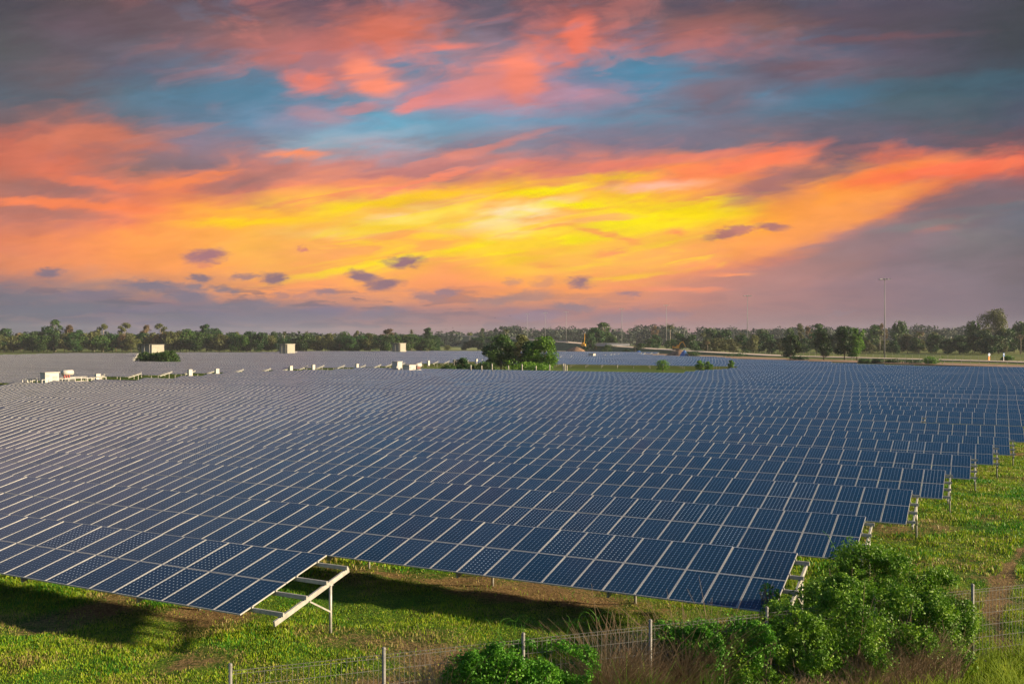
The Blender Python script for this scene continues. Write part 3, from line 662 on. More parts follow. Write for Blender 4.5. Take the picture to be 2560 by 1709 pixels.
def tree_proto(kind, H, W, matl, bark, seed, n=700, leaf=.7):
    """returns (crown mesh, trunk mesh) for a tree of height H and width W"""
    random.seed(seed); global rng; rng = np.random.default_rng(seed)
    lobes = []; tk = MB()
    th = {'round': .18, 'tall': .15, 'open': .26, 'bush': .03, 'cone': .12, 'spread': .32}[kind]
    m = {'round': 9, 'tall': 11, 'open': 10, 'bush': 8, 'cone': 10, 'spread': 12}[kind]
    for i in range(m):
        f = (i + .5) / m; z = H * (th + (1 - th) * f)
        if kind in ('round', 'bush', 'open'): rad = math.sin(math.pi * min(.98, .22 + .72 * f)) * W * .34
        elif kind in ('tall',): rad = W * .26 * (1 - .3 * f)
        elif kind == 'cone': rad = W * .36 * (1.05 - f)
        elif kind == 'spread': rad = W * .38 * math.sin(math.pi * min(.95, .3 + .6 * f))
        else: rad = W * .34 * math.sin(math.pi * min(.95, .25 + .65 * f))
        a = random.uniform(0, 6.28); rr = W * random.uniform(.14, .24) * (1.15 if kind != 'open' else .95)
        if kind == 'cone': rr *= (1.2 - f * .8)
        lobes.append((math.cos(a) * rad, math.sin(a) * rad, min(z, H - rr * .7), rr, rr, rr * random.uniform(.6, .85)))
    if kind in ('round', 'bush', 'tall', 'cone'): lobes.append((0, 0, H * (th + (1 - th) * .45), W * .33, W * .33, H * (1 - th) * .42))
    lobes.append((0, 0, H - W * .13, W * .14, W * .14, W * .13))
    P, N = cloud(lobes, int(n * 2.2), .45 if kind != 'open' else .75, .1)
    holes = fbm(P[:, 0] * 1.0 + 50, P[:, 2] * 1.0 + P[:, 1] * .7, W * .22, seed)
    ok = holes > (.36 if kind != 'open' else .38); P, N = P[ok], N[ok]
    crown = leaf_mesh('crown', P, N, leaf * rng.uniform(.6, 1.3, len(P)), matl, flat=.8)
    r0 = max(.12, H * .018); tk.tube([(0, 0, -.3), (r0 * .3, 0, H * .3), (0, r0 * .5, H * .62), (0, 0, H * .85)], [r0, r0 * .75, r0 * .45, r0 * .15], 6)
    for (x, yv, z, *_) in lobes[:m]:
        tk.tube([(0, 0, max(H * th * .8, z * .55)), (x * .5, yv * .5, z * .85), (x * .9, yv * .9, z)], [r0 * .35, r0 * .25, r0 * .1], 4)
    return crown, tk.mesh('trunk', bark, True)
def palm_proto(H, W, n_frond, droop, matl, seed, round_=False):
    random.seed(seed); b = MB()
    for i in range(n_frond):
        a = i * 2.4 + random.uniform(-.2, .2); el = (random.uniform(-1.1, 1.4) if round_ else random.uniform(-.25, 1.2)); Lf = W * .5 * random.uniform(.85, 1.05)
        pts = []
        for s in range(6):
            u = s / 5; e = el - droop * u * u * 1.3
            if s == 0: p = Vector((0, 0, H)); 
            else: p = pts[-1] + Vector((math.cos(a) * math.cos(e), math.sin(a) * math.cos(e), math.sin(e))) * Lf / 5
            pts.append(p)
        side = Vector((-math.sin(a), math.cos(a), 0)); 
        for s in range(5):
            w0 = W * .075 * math.sin(math.pi * (.12 + .8 * s / 5)); w1 = W * .075 * math.sin(math.pi * (.12 + .8 * (s + 1) / 5))
            for sg in (-1, 1):
                dn = Vector((0, 0, -.45))
                b.poly([pts[s], pts[s] + (side * sg + dn) * w0, pts[s + 1] + (side * sg + dn) * w1 * .9, pts[s + 1]])
    cr = b.mesh('crown', matl); t = MB(); r = .22
    t.tube([(0, 0, -.3), (.25, .1, H * .5), (0, 0, H)], [r * 1.2, r * .85, r * .7], 7)
    return cr, t.mesh('trunk', BARKP, True)
PROTO = {
 'dark_round': tree_proto('round', 13, 12, LF_DARK, BARK, 1, 1500, .75),
 'mid_round': tree_proto('round', 11, 11, LF_MID, BARK, 2, 1400, .7),
 'olive_round': tree_proto('round', 11, 10, LF_OLIVE, BARK, 3, 1300, .7),
 'dark_tall': tree_proto('tall', 18, 10, LF_DARK, BARK, 4, 1600, .8),
 'mid_tall': tree_proto('tall', 17, 9, LF_MID, BARKP, 5, 1500, .75),
 'open_olive': tree_proto('open', 17, 10, LF_OLIVE, BARKP, 6, 1300, .6),
 'open_brown': tree_proto('open', 15, 10, LF_BROWN, BARKP, 7, 1300, .6),
 'brown_round': tree_proto('round', 11, 9, LF_BROWN, BARK, 8, 1100, .7),
 'bush_mid': tree_proto('bush', 5, 8, LF_MID, BARK, 9, 700, .6),
 'bush_bright': tree_proto('bush', 4, 6, LF_BRIGHT, BARK, 10, 700, .5),
 'spread': tree_proto('spread', 22, 24, LF_OLIVE, BARKP, 12, 2600, .8),
 'sugar': palm_proto(17, 5.2, 34, .5, LF_OLIVE, 13, True),
 'coco': palm_proto(15, 8, 20, 1.1, LF_OLIVE, 14),
 'coco_brown': palm_proto(12, 7, 18, 1.4, LF_BROWN, 15),
}
PSIZE = {'dark_round': (13, 12), 'mid_round': (11, 11), 'olive_round': (11, 10), 'dark_tall': (18, 10), 'mid_tall': (17, 9), 'open_olive': (17, 9), 'open_brown': (15, 10), 'brown_round': (11, 9), 'bush_mid': (5, 8), 'bush_bright': (4, 6), 'spread': (22, 24), 'sugar': (19.3, 5.2), 'coco': (18, 8), 'coco_brown': (14.5, 7)}
LOOK = {'dark_round': ('broadleaf_tree', 'dark green rounded tree'), 'mid_round': ('broadleaf_tree', 'mid green rounded tree'), 'olive_round': ('broadleaf_tree', 'olive green rounded tree'), 'dark_tall': ('broadleaf_tree', 'tall dark green tree'), 'mid_tall': ('broadleaf_tree', 'tall mid green tree'),
 'open_olive': ('broadleaf_tree', 'tall thin-crowned olive tree'), 'open_brown': ('broadleaf_tree', 'sparse brownish tree'), 'brown_round': ('broadleaf_tree', 'reddish brown rounded tree'), 'bush_mid': ('bush', 'low green bush'), 'bush_bright': ('bush', 'small bright green bush'),
 'spread': ('broadleaf_tree', 'very tall spreading tree'), 'sugar': ('palm_tree', 'sugar palm with a round head of fronds'), 'coco': ('palm_tree', 'coconut palm with drooping fronds'), 'coco_brown': ('palm_tree', 'low brownish palm')}
TREES = []
def tree(kind, x, top, d, wpx=None, zone='left', gz=0.0):
    """tree whose tip stands at photo column x and row top, at forward distance d"""
    H = CAMZ + (HOR - top) / F * d - gz; h0, w0 = PSIZE[kind]; sz = max(H, 1.0) / h0
    sw = (wpx / F * d) / w0 if wpx else sz * random.uniform(.85, 1.15)
    if kind in ('sugar', 'coco', 'coco_brown'): sw = sz * 1.0
    TREES.append((zone, x, d, kind, sz, sw, gz))
random.seed(3)
D = 640
for (k, x, t, w) in [('dark_round', 10, 820, 44), ('brown_round', 52, 832, 40), ('mid_round', 92, 828, 52), ('mid_tall', 139, 799, 42), ('brown_round', 170, 812, 34), ('dark_round', 118, 815, 44), ('dark_round', 200, 824, 36), ('coco_brown', 202, 851, 14), ('open_brown', 236, 826, 26), ('open_olive', 258, 809, 34), ('open_olive', 312, 806, 36),
     ('mid_round', 290, 838, 50), ('open_brown', 364, 812, 38), ('open_olive', 401, 808, 34), ('mid_round', 335, 836, 44), ('dark_round', 432, 830, 40), ('mid_round', 466, 822, 46), ('dark_tall', 516, 811, 40), ('dark_round', 540, 820, 50), ('mid_round', 575, 836, 44), ('olive_round', 560, 842, 40), ('dark_round', 618, 835, 50), ('open_olive', 592, 829, 26), ('mid_round', 655, 838, 40),
     ('mid_round', 685, 829, 30), ('sugar', 711, 826, 12), ('sugar', 767, 826, 12), ('mid_round', 720, 842, 44), ('olive_round', 760, 846, 40), ('dark_round', 800, 850, 44), ('coco', 831, 829, 16), ('olive_round', 814, 836, 36), ('mid_round', 861, 828, 34), ('open_olive', 893, 826, 22), ('dark_round', 865, 853, 44), ('mid_round', 926, 833, 42), ('mid_round', 905, 838, 40), ('open_brown', 972, 821, 44), ('coco', 970, 820, 22), ('olive_round', 1010, 838, 40), ('sugar', 1029, 822, 12),
     ('dark_round', 1027, 834, 36), ('dark_tall', 1073, 819, 34), ('dark_round', 1050, 842, 50), ('dark_round', 1090, 838, 34), ('dark_round', 1085, 848, 40)]:
    tree(k, x, t, D + random.uniform(-15, 40), w, 'left')
x = -12
while x < 1100:
    if not 1098 < x: tree(random.choice(['dark_round', 'mid_round', 'olive_round', 'mid_round', 'dark_round', 'brown_round']), x, random.uniform(825, 840) if x < 660 else random.uniform(832, 846), D - 25 + random.uniform(-8, 8), random.uniform(36, 56), 'left')
    x += random.uniform(20, 30)
# gap, then the middle and right woods
for (k, x, t, d, w) in [('coco', 1175, 826, 760, 24), ('olive_round', 1118, 862, 720, 20), ('mid_tall', 1205, 820, 950, 20), ('dark_round', 1195, 842, 700, 50), ('dark_round', 1230, 840, 690, 50), ('coco', 1264, 817, 700, 26), ('dark_round', 1165, 853, 700, 26),
     ('dark_round', 1472, 830, 640, 36), ('mid_tall', 1508, 806, 700, 60), ('dark_round', 1490, 818, 660, 56), ('mid_round', 1530, 838, 650, 30), ('dark_round', 1600, 858, 600, 30), ('open_brown', 1637, 813, 900, 24), ('dark_round', 1640, 836, 650, 34), ('coco', 1675, 804, 800, 26), ('dark_round', 1625, 846, 620, 40), ('mid_round', 1680, 848, 600, 40), ('coco', 1690, 826, 640, 22),
     ('mid_round', 1776, 820, 700, 46), ('dark_round', 1812, 824, 640, 60), ('coco', 1757, 828, 640, 20), ('coco_brown', 1769, 850, 560, 14), ('coco_brown', 1725, 838, 640, 22), ('coco', 1855, 828, 640, 22), ('dark_round', 1745, 852, 600, 30), ('dark_round', 1875, 850, 600, 40), ('mid_round', 1905, 822, 640, 40),
     ('open_olive', 1998, 808, 600, 30), ('open_brown', 2020, 815, 620, 24), ('mid_tall', 2043, 809, 640, 40), ('mid_round', 1975, 820, 640, 30), ('dark_round', 1930, 850, 560, 40), ('mid_round', 2185, 812, 600, 50), ('open_brown', 2205, 808, 600, 30), ('mid_round', 2250, 802, 620, 42), ('coco', 2200, 820, 560, 20), ('coco_brown', 2300, 822, 600, 24), ('coco', 2296, 826, 560, 20), ('coco', 2335, 824, 600, 22), ('dark_round', 2340, 836, 560, 46),
     ('spread', 2481, 773, 560, 66), ('mid_round', 2432, 802, 560, 40), ('dark_round', 2455, 826, 540, 70), ('dark_round', 2510, 820, 560, 60), ('mid_round', 2550, 804, 580, 50), ('dark_round', 2480, 838, 520, 66), ('coco_brown', 2552, 832, 540, 18), ('dark_round', 2400, 838, 540, 50), ('dark_round', 2370, 846, 540, 46), ('mid_round', 2100, 830, 600, 50), ('mid_round', 2150, 836, 580, 44), ('olive_round', 2165, 850, 560, 40), ('dark_round', 2235, 850, 540, 30), ('mid_round', 2290, 844, 560, 40)]:
    tree(k, x, t, d, w, 'mid' if x < 1420 else 'right')
x = 1700
while x < 2580:
    tree(random.choice(['dark_round', 'mid_round', 'dark_round', 'olive_round']), x, random.uniform(832, 852), random.uniform(540, 620), random.uniform(34, 54), 'right'); x += random.uniform(26, 40)
ZN = {'left': 'in the left treeline', 'mid': 'beyond the centre clump', 'right': 'in the right wood'}
ZG = {'left': 'trees of the left treeline', 'mid': 'trees in the gap', 'right': 'trees of the right-hand wood'}
cnt = {}; first = {}
for (zone, x, d, kind, sz, sw, gz) in sorted(TREES, key=lambda q: (q[0], q[3], q[1])):
    cnt[(zone, kind)] = cnt.get((zone, kind), 0) + 1; c = cnt[(zone, kind)]
    nm, look = LOOK[kind]; tot = sum(1 for q in TREES if q[0] == zone and q[3] == kind)
    lb = f'{look} {ZN[zone]}' + (f', {ordinal(c)} from the left' if tot > 1 else '')
    p = at(x, d, gz)
    if kind not in first:
        root = empty(nm, p, lb, 'bush' if nm == 'bush' else ('palm tree' if nm == 'palm_tree' else 'tree'), ZG[zone])
        link('crown', PROTO[kind][0], root); link('trunk', PROTO[kind][1], root); first[kind] = root
    else:
        root = copy_tree(first[kind]); root['label'] = lb; root['group'] = ZG[zone]; root.location = p
    root.scale = (sw, sw, sz); root.rotation_euler.z = random.uniform(0, 6.28)

# far hazy wood that reads as one mass
rng = np.random.default_rng(77)
lob = []
for i in range(420):
    x = random.uniform(-60, 2640); d = random.uniform(1050, 1500) if x > 1080 else random.uniform(800, 1000)
    p = at(x, d); H = random.uniform(17, 24) if x > 1250 else (random.uniform(12, 19) if x > 1080 else random.uniform(9, 14)); lob.append((p.x, p.y, H * .55, H * .55, H * .55, H * .5))
P, N = cloud(lob, 110000, .25, .2)
tag(link('far_wood', leaf_mesh('far_wood', P, N, rng.uniform(1.5, 3.2, len(P)), LF_FAR, flat=.7)), 'distant hazy wood along the horizon', 'wood', kind='stuff')

# ------------------------------------------------------------------ centre clump of trees, trees by the road, lone bushes
def solo(kind, H, W, matl, bark, seed, n, leaf, name, label, cat, loc, group=None):
    cr, tk = tree_proto(kind, H, W, matl, bark, seed, n, leaf)
    root = empty(name, loc, label, cat, group); link('crown', cr, root); link('trunk', tk, root); return root
solo('round', 9.8, 9.0, LF_MID, BARK, 31, 5200, .34, 'broadleaf_tree', 'mid green tree at the left of the centre clump behind the near panels', 'tree', at(1252, 232), 'centre clump of trees')
solo('round', 9.9, 7.5, LF_OLIVE, BARK, 32, 4600, .34, 'broadleaf_tree', 'olive feathery tree in the middle of the centre clump', 'tree', at(1300, 240), 'centre clump of trees')
solo('round', 9.2, 9.2, LF_BRIGHT, BARK, 33, 5200, .34, 'broadleaf_tree', 'bright green tree at the right of the centre clump', 'tree', at(1362, 230), 'centre clump of trees')
solo('round', 8.2, 6.5, LF_DARK, BARK, 34, 3600, .34, 'broadleaf_tree', 'dark tree between the olive and the bright green one in the centre clump', 'tree', at(1325, 236), 'centre clump of trees')
solo('bush', 3.6, 14, LF_BRIGHT, BARK, 35, 4500, .3, 'shrub', 'wide green shrub under the centre clump of trees', 'shrub', at(1325, 222))
solo('bush', 3.4, 6, LF_MID, BARK, 36, 1500, .3, 'shrub', 'green shrub at the left foot of the centre clump', 'shrub', at(1215, 226))
solo('bush', 4.3, 5.0, LF_DARK, BARK, 37, 2000, .3, 'shrub', 'dark shrub standing among the row ends left of the centre clump', 'shrub', at(1157, 226))
solo('bush', 2.6, 4.5, LF_MID, BARK, 38, 1300, .3, 'shrub', 'low green shrub beside the white box left of the dark shrub', 'shrub', at(1122, 224))
for i, (x, top, d, w, mt, lb) in enumerate([(1657, 899, 262, 4.0, LF_BRIGHT, 'round light green sapling on the grass strip, nearest the centre clump'), (1752, 900, 262, 3.0, LF_BRIGHT, 'light green twin-headed sapling in the middle of the grass strip'), (1770, 903, 262, 2.8, LF_BRIGHT, 'sapling touching the twin-headed one on its right'), (1829, 900, 265, 2.0, LF_BRIGHT, 'small sapling at the right end of the grass strip')]):
    H = CAMZ + (HOR - top) / F * d; solo('bush', H, w, mt, BARK, 40 + i, 900, .22, 'sapling', lb, 'sapling', at(x, d))
for i, (x, top, w, mt, lb) in enumerate([(1977, 838, 8.5, LF_MID, 'green tree before the road, leftmost of the four'), (2059, 819, 9.5, LF_DARK, 'dark conical tree before the road, second of the four'), (2111, 815, 8.5, LF_DARK, 'dark slender tree before the road, third of the four'), (2142, 820, 8, LF_BRIGHT, 'yellow-green leaning tree before the road, rightmost of the four')]):
    d = 392; H = CAMZ + (HOR - top) / F * d; solo('tall' if i else 'round', H, w, mt, BARK, 50 + i, 2600, .5, 'broadleaf_tree', lb, 'tree', at(x, d), 'trees before the road')
for i, (x, top, d, w, mt, lb) in enumerate([(2330, 892, 330, 8, LF_BRIGHT, 'bright bush leaning over the dry bank by the road'), (2192, 897, 345, 5, LF_DARK, 'dark pointed bush on the dry bank below the tall mast'), (2158, 897, 345, 5, LF_MID, 'green bush on the dry bank left of the pointed one'), (2232, 898, 345, 6, LF_MID, 'flat green bush on the dry bank right of the tall mast'), (2280, 899, 340, 9, LF_DARK, 'long dark hedge piece on the dry bank'), (2518, 888, 380, 5, LF_BRIGHT, 'yellow-green bush beside the blue rectangular sign'), (2000, 890, 400, 9, LF_DARK, 'dark hedge piece before the road at the mast'), (1518, 861, 560, 7, LF_MID, 'small tree at the construction site edge'), (1566, 872, 520, 4, LF_DARK, 'dark bush at the site edge by the black post'), (1845, 882, 470, 16, LF_DARK, 'dark hedge piece left of the mast beyond the panels'), (1330 + 400, 878, 480, 8, LF_DARK, 'dark shrub by the blue tarpaulin')]):
    H = max(1.2, CAMZ + (HOR - top) / F * d); solo('bush', H, w, mt, BARK, 60 + i, 900, .4, 'bush', lb, 'bush', at(x, d))
solo('bush', 4.6, 14.5, LF_MID, BARK, 80, 9000, .5, 'creeper_mound', 'green creeper mound in front of the left concrete hut', 'bush', at(394, 300))

# ------------------------------------------------------------------ road, banks, fields
def ribbon(name, pts, matl, zoff=0.0, thick=None):
    """pts: (point, half width); flat strip"""
    b = MB(); Ls = []
    for i, (p, w) in enumerate(pts):
        a = pts[max(i - 1, 0)][0]; c = pts[min(i + 1, len(pts) - 1)][0]; t = (c - a); t.z = 0; t.normalize(); n = Vector((-t.y, t.x, 0))
        Ls.append((p + n * w, p - n * w))
    for (a, b1), (c, d) in zip(Ls, Ls[1:]):
        z = Vector((0, 0, zoff)); b.poly([a + z, b1 + z, d + z, c + z])
    return tag(b.build(name, matl), kind='structure')
ROADM = mat('pale_concrete_road', (.46, .38, .31), .9, var=.12, vscale=.08)
BANKM = mat('dry_bank', (.20, .12, .07), .95, var=.45, vscale=.5, bump=.4, bscale=3)
EMBM = mat('embankment_grass', (.10, .12, .035), .95, var=.35, vscale=.3)
RP = [at(2700, 325, .25), at(2560, 352, .3), at(2210, 415, .35), at(1950, 470, .5), at(1700, 560, 2.0), at(1560, 640, 3.6), at(1420, 760, 6.2), at(1290, 930, 9.5), at(1130, 1250, 13.3), at(1040, 1500, 14)]
ribbon('road', [(p, 6.5) for p in RP], ROADM, .02)
b = MB()
for side in (1, -1):
    for i in range(len(RP) - 1):
        def off(i, w, z0=False):
            a = RP[max(i - 1, 0)]; c = RP[min(i + 1, len(RP) - 1)]; t = c - a; t.z = 0; t.normalize(); n = Vector((-t.y, t.x, 0)) * side
            p = RP[i] + n * w; p.z = -.2 if z0 else RP[i].z; return p
        s0 = 7.2 + RP[i].z * 2.2; s1 = 7.2 + RP[i + 1].z * 2.2
        q = [off(i, 6.45), off(i, s0, True), off(i + 1, s1, True), off(i + 1, 6.45)]
        b.poly(q if side == 1 else q[::-1])
tag(b.build('embankment', EMBM), kind='structure')
ribbon('dry_bank', [(at(2700, 285, .03), 12), (at(2560, 303, .03), 12), (at(2300, 340, .03), 13), (at(2120, 372, .03), 12), (at(1960, 408, .03), 12), (at(1760, 480, .03), 12), (at(1600, 560, .03), 10)], BANKM, .03)
ribbon('dirt_yard', [(at(1600, 540, .05), 14), (at(1500, 600, .05), 24), (at(1400, 680, .05), 30)], mat('dirt', (.36, .27, .19), .95, var=.2, vscale=.1), .06)
ribbon('field', [(at(1080, 760, .05), 40), (at(1190, 800, .05), 55), (at(1300, 900, .05), 60)], mat('pasture', (.13, .16, .04), .95, var=.2, vscale=.05), .05)
ribbon('lawn', [(at(1560, 780, .06), 60), (at(1640, 900, .06), 90)], mat('lawn_green', (.13, .17, .05), .95, var=.15, vscale=.05), .05)

# ------------------------------------------------------------------ light masts
def mast_proto():
    root = empty('light_mast', at(2211.5, 431), '', 'light mast', 'tall light masts along the road')
    b = MB(); b.tube([(0, 0, -.2), (0, 0, 20), (0, 0, 36.2)], [.30, .22, .13], 10); b.build('pole', MASTM, root, smooth=True)
    c = MB(); c.tube([(0, 0, 36), (0, 0, 36.5)], [.5, .5], 12); c.tube([(0, 0, 36.1), (0, 0, 36.25)], [1.15, 1.15], 16); lr = c.build('lamp_ring', GREYM, root)
    for i in range(8):
        a = i * math.pi / 4; h = MB(); h.beam((math.cos(a) * .9, math.sin(a) * .9, 36.2), (math.cos(a) * 2.7, math.sin(a) * 2.7, 36.1), .55, .28); h.build('lamp_head', GREYM, lr)
    return root
M0 = None
for i, (x, top) in enumerate([(2211.5, 696), (1868.5, 738), (1665.8, 762), (1554.6, 771), (1415.4, 779), (1363, 781), (1318, 784)]):
    d = (36.5 - CAMZ) * F / (HOR - top)
    if M0 is None: M0 = mast_proto(); m = M0
    else: m = copy_tree(M0)
    m.location = at(x, d, .0)
    m['label'] = ['tallest light mast at right, standing beside the road', 'light mast second from the right, before the dark hedge', 'light mast third from the right, beside the tall palm', 'light mast rising right of the big dark tree', 'light mast above the upright-armed excavator, left of it', 'faint light mast just right of the centre clump', 'faintest light mast, just behind the centre clump'][i]
def street_lamp(x, top, d, lb, base=13.0):
    root = empty('street_lamp', at(x, d, base), lb, 'street lamp', 'lamps on the distant flyover'); h = CAMZ + (HOR - top) / F * d - base
    MB().tube([(0, 0, 0), (0, 0, h)], [.28, .18], 6).build('pole', WHITE, root); MB().beam((-1.6, 0, h), (1.6, 0, h), .5, .25).build('lamp_arm', GREYM, root)
for i, (x, t) in enumerate([(1100, 831), (1115, 831), (1151, 830), (1198, 824)]): street_lamp(x, t, 1250 - i * 20, f'pale lamp post on the distant flyover, {ordinal(i + 1)} from the left')
# guard rails of the flyover
b = MB()
for i in range(6, len(RP) - 1): b.beam(RP[i] + Vector((0, 0, .5)) - FW * 6.3, RP[i + 1] + Vector((0, 0, .5)) - FW * 6.3, .3, 1.0)
tag(b.build('guard_rail', CONC), 'low concrete guard rail along the rising flyover', 'guard rail')

# ------------------------------------------------------------------ electrical stations
def railing(parent, x0, x1, y0, y1, h=1.6):
    b = MB()
    pts = [(x0, y0), (x1, y0), (x1, y1), (x0, y1), (x0, y0)]
    for (a, c) in zip(pts, pts[1:]):
        L = math.hypot(c[0] - a[0], c[1] - a[1]); n = max(1, int(L / 1.3))
        for i in range(n): b.box((a[0] + (c[0] - a[0]) * i / n, a[1] + (c[1] - a[1]) * i / n, h / 2), (.12, .12, h))
        for z in (h, h * .5): b.beam((a[0], a[1], z), (c[0], c[1], z), .07, .09)
    b.build('railing', WHITE, parent)
def station(x, d, label, tank=True, sx=2.4, sy=3.6, h=3.1, rail=(-3.2, 3.0, -3.4, 8.5)):
    root = empty('inverter_station', at(x, d), label, 'electrical station', 'white inverter stations')
    cb = MB().box((0, 0, h / 2), (sx, sy, h)).build('cabin', WHITE, root)
    MB().box((0, 0, h + .06), (sx + .3, sy + .3, .12)).build('roof', WHITE, root)
    MB().box((sx / 2 + .02, .6, 1.05), (.05, .95, 2.1)).build('door', GREYM, cb)
    MB().box((sx / 2 + .02, -1.0, 2.2), (.05, .9, .5)).build('vent', GREYM, cb)
    if tank:
        t = MB(); t.box((0, sy / 2 + 2.2, .9), (1.5, 2.0, 1.5)); 
        for i in range(7): t.box((.85, sy / 2 + 1.4 + i * .27, .9), (.25, .06, 1.2))
        t.build('transformer', GREYM, root)
        t = MB(); t.tube([(0, sy / 2 + 1.3, 2.6), (0, sy / 2 + 3.3, 2.6)], .5, 14); t.build('oil_tank', WHITE, root, smooth=True)
        for i in range(3):
            MB().tube([(.3, sy / 2 + 1.4 + i * .5, 1.6), (.3, sy / 2 + 1.4 + i * .5, 1.9), (.3, sy / 2 + 1.4 + i * .5, 2.2)], [.1, .17, .08], 8).build('insulator', REDM, root)
    railing(root, *rail)
    return root
station(124, 170, 'white inverter station at far left with its oil tank and railing', True, 1.3, 2.8, 2.7, (-2.6, 2.6, -3.5, 10))
station(993, 222, 'taller white inverter station left of the centre clump, the left of the pair', False, 1.5, 2.0, 3.4, (-2.4, 2.4, -6, 1.4))
station(1024, 219, 'lower white inverter station of the pair, beside the transformer', True, 1.6, 2.8, 2.7, (-2.6, 2.6, -1.8, 7.2))
def hut(x, d, label, w=6.0, dep=5.0, h=3.7, canopy=True):
    root = empty('concrete_hut', at(x, d), label, 'hut', 'pale concrete huts among the far panels')
    MB().box((0, 0, h / 2), (dep, w * .6, h)).build('wall', CONC, root)
    r = MB().box((-.2, -.6, h + .09), (dep + .8, w * .6 + 1.8, .18)); r.build('roof', DARKROOF if canopy else CONC, root)
    for i in range(3): MB().box((-dep / 2 + i * dep / 2, -w * .3 - 1.2, h / 2), (.14, .14, h)).build('canopy_post', CONC, root)
    MB().box((dep / 2 + .03, .2, 1.1), (.06, 1.0, 2.2)).build('door', GREYM, root)
    b = MB()
    for i in range(6): b.box((0, w * .3 + .6 + i * .8, 1.2), (.12, .12, 2.4))
    b.beam((0, w * .3 + .3, 2.4), (0, w * .3 + 4.8, 2.4), .1, .12); b.beam((0, w * .3 + .3, 1.2), (0, w * .3 + 4.8, 1.2), .08, .1)
    b.build('cage', WHITE, root)
    t = MB().box((0, w * .3 + 2.4, .7), (1.4, 1.8, 1.4)); t.build('transformer', GREYM, root)
    return root
hut(382, 395, 'pale concrete hut with dark flat roof behind the creeper mound', 11, 6, 6.4)
hut(718, 470, 'pale concrete hut in the middle of the far panels, left of centre', 9.5, 5, 6.2, False)
hut(998, 510, 'pale concrete hut at the far panel edge above the white stations', 9, 5, 6.4, False)
MB_ = MB().box((0, 0, 1.3), (2.2, 2.6, 2.6)); 
o = empty('equipment_box', at(1480, 395), 'white equipment box standing among panels right of the centre clump', 'equipment box'); MB_.build('cabinet', WHITE, o); MB().box((0, 0, 2.66), (2.4, 2.8, .1)).build('roof', CONC, o); railing(o, -1.8, 1.8, -3.4, 3.8, 1.1)
# small white combiner boxes at the row ends along the lane
CB = None; bi = 0
for (x, yb) in [(249, 933), (479, 919), (546, 919), (730, 915), (786, 912), (895, 907), (1073, 906), (1137, 900), (1193, 900)]:
    v = (x - 1280) / F; # lane at X = -155.6
    Xc = -155.4; Yc = (Xc * (RT.x - v * FW.x)) / (v * FW.y - RT.y)
    if CB is None:
        CB = empty('combiner_box', (0, 0, 0), '', 'combiner box', 'white combiner boxes along the service lane')
        MB().box((0, 0, 1.35), (.5, 1.0, 1.5)).build('cabinet', WHITE, CB); MB().box((0, 0, 2.13), (.6, 1.1, .06)).build('lid', WHITE, CB)
        MB().box((0, -.4, .3), (.08, .08, .6)).build('leg', STEEL, CB); MB().box((0, .4, .3), (.08, .08, .6)).build('leg', STEEL, CB); c = CB
    else: c = copy_tree(CB)
    bi += 1; c.location = (Xc, Yc - .5, ground_z(0, Yc)); c['label'] = f'white combiner box on the service lane, {ordinal(bi)} from the left'

# concrete posts of the old fence by the centre clump
CP = None; ci = 0
for x in (1177, 1204, 1230, 1271, 1305, 1340, 1374, 1408, 1412, 1417):
    c = empty('concrete_post', (0, 0, 0), '', 'concrete post', 'concrete posts before the centre clump') if CP is None else copy_tree(CP)
    if CP is None: CP = c; MB().box((0, 0, 1.1), (.2, .2, 2.3)).build('shaft', POSTC, c); MB().box((0, 0, 2.32), (.15, .15, .14)).build('tip', POSTC, c)
    c.location = at(x, 213 + .3 * math.sin(x), 0); ci += 1; c['label'] = f'weathered concrete post before the centre clump, {ordinal(ci)} from the left'
    c.scale = (1, 1, 1.25 + .1 * math.sin(x * 3))
# fence along the road edge
def rail_fence(name, p, label, h=1.8, step=3.0, r=.05):
    root = empty(name, p[0], label, 'fence'); o = p[0]; k = 0
    w = MB()
    for a, b2 in zip(p, p[1:]):
        for z in (h * .98, h * .65, h * .33): w.beam(a - o + Vector((0, 0, z)), b2 - o + Vector((0, 0, z)), .02, .03)
        n = max(1, int((b2 - a).length / step))
        for i in range(n):
            q = a.lerp(b2, i / n) - o
            if k < 99: MB().tube([(q.x, q.y, q.z), (q.x, q.y, q.z + h)], r, 6).build('fence_post', POSTC, root)
            k += 1
    w.build('wire', STEEL, root); return root
rail_fence('wire_fence', [at(2620, 285), at(2300, 330), at(2100, 372)], 'thin wire fence at the foot of the dry bank, right of the panels', 1.9, 3.4)
rail_fence('wire_fence', [at(2620, 362), at(2200, 445), at(1900, 520), at(1730, 570)], 'long pale fence on the far side of the road', 1.9, 4.0)

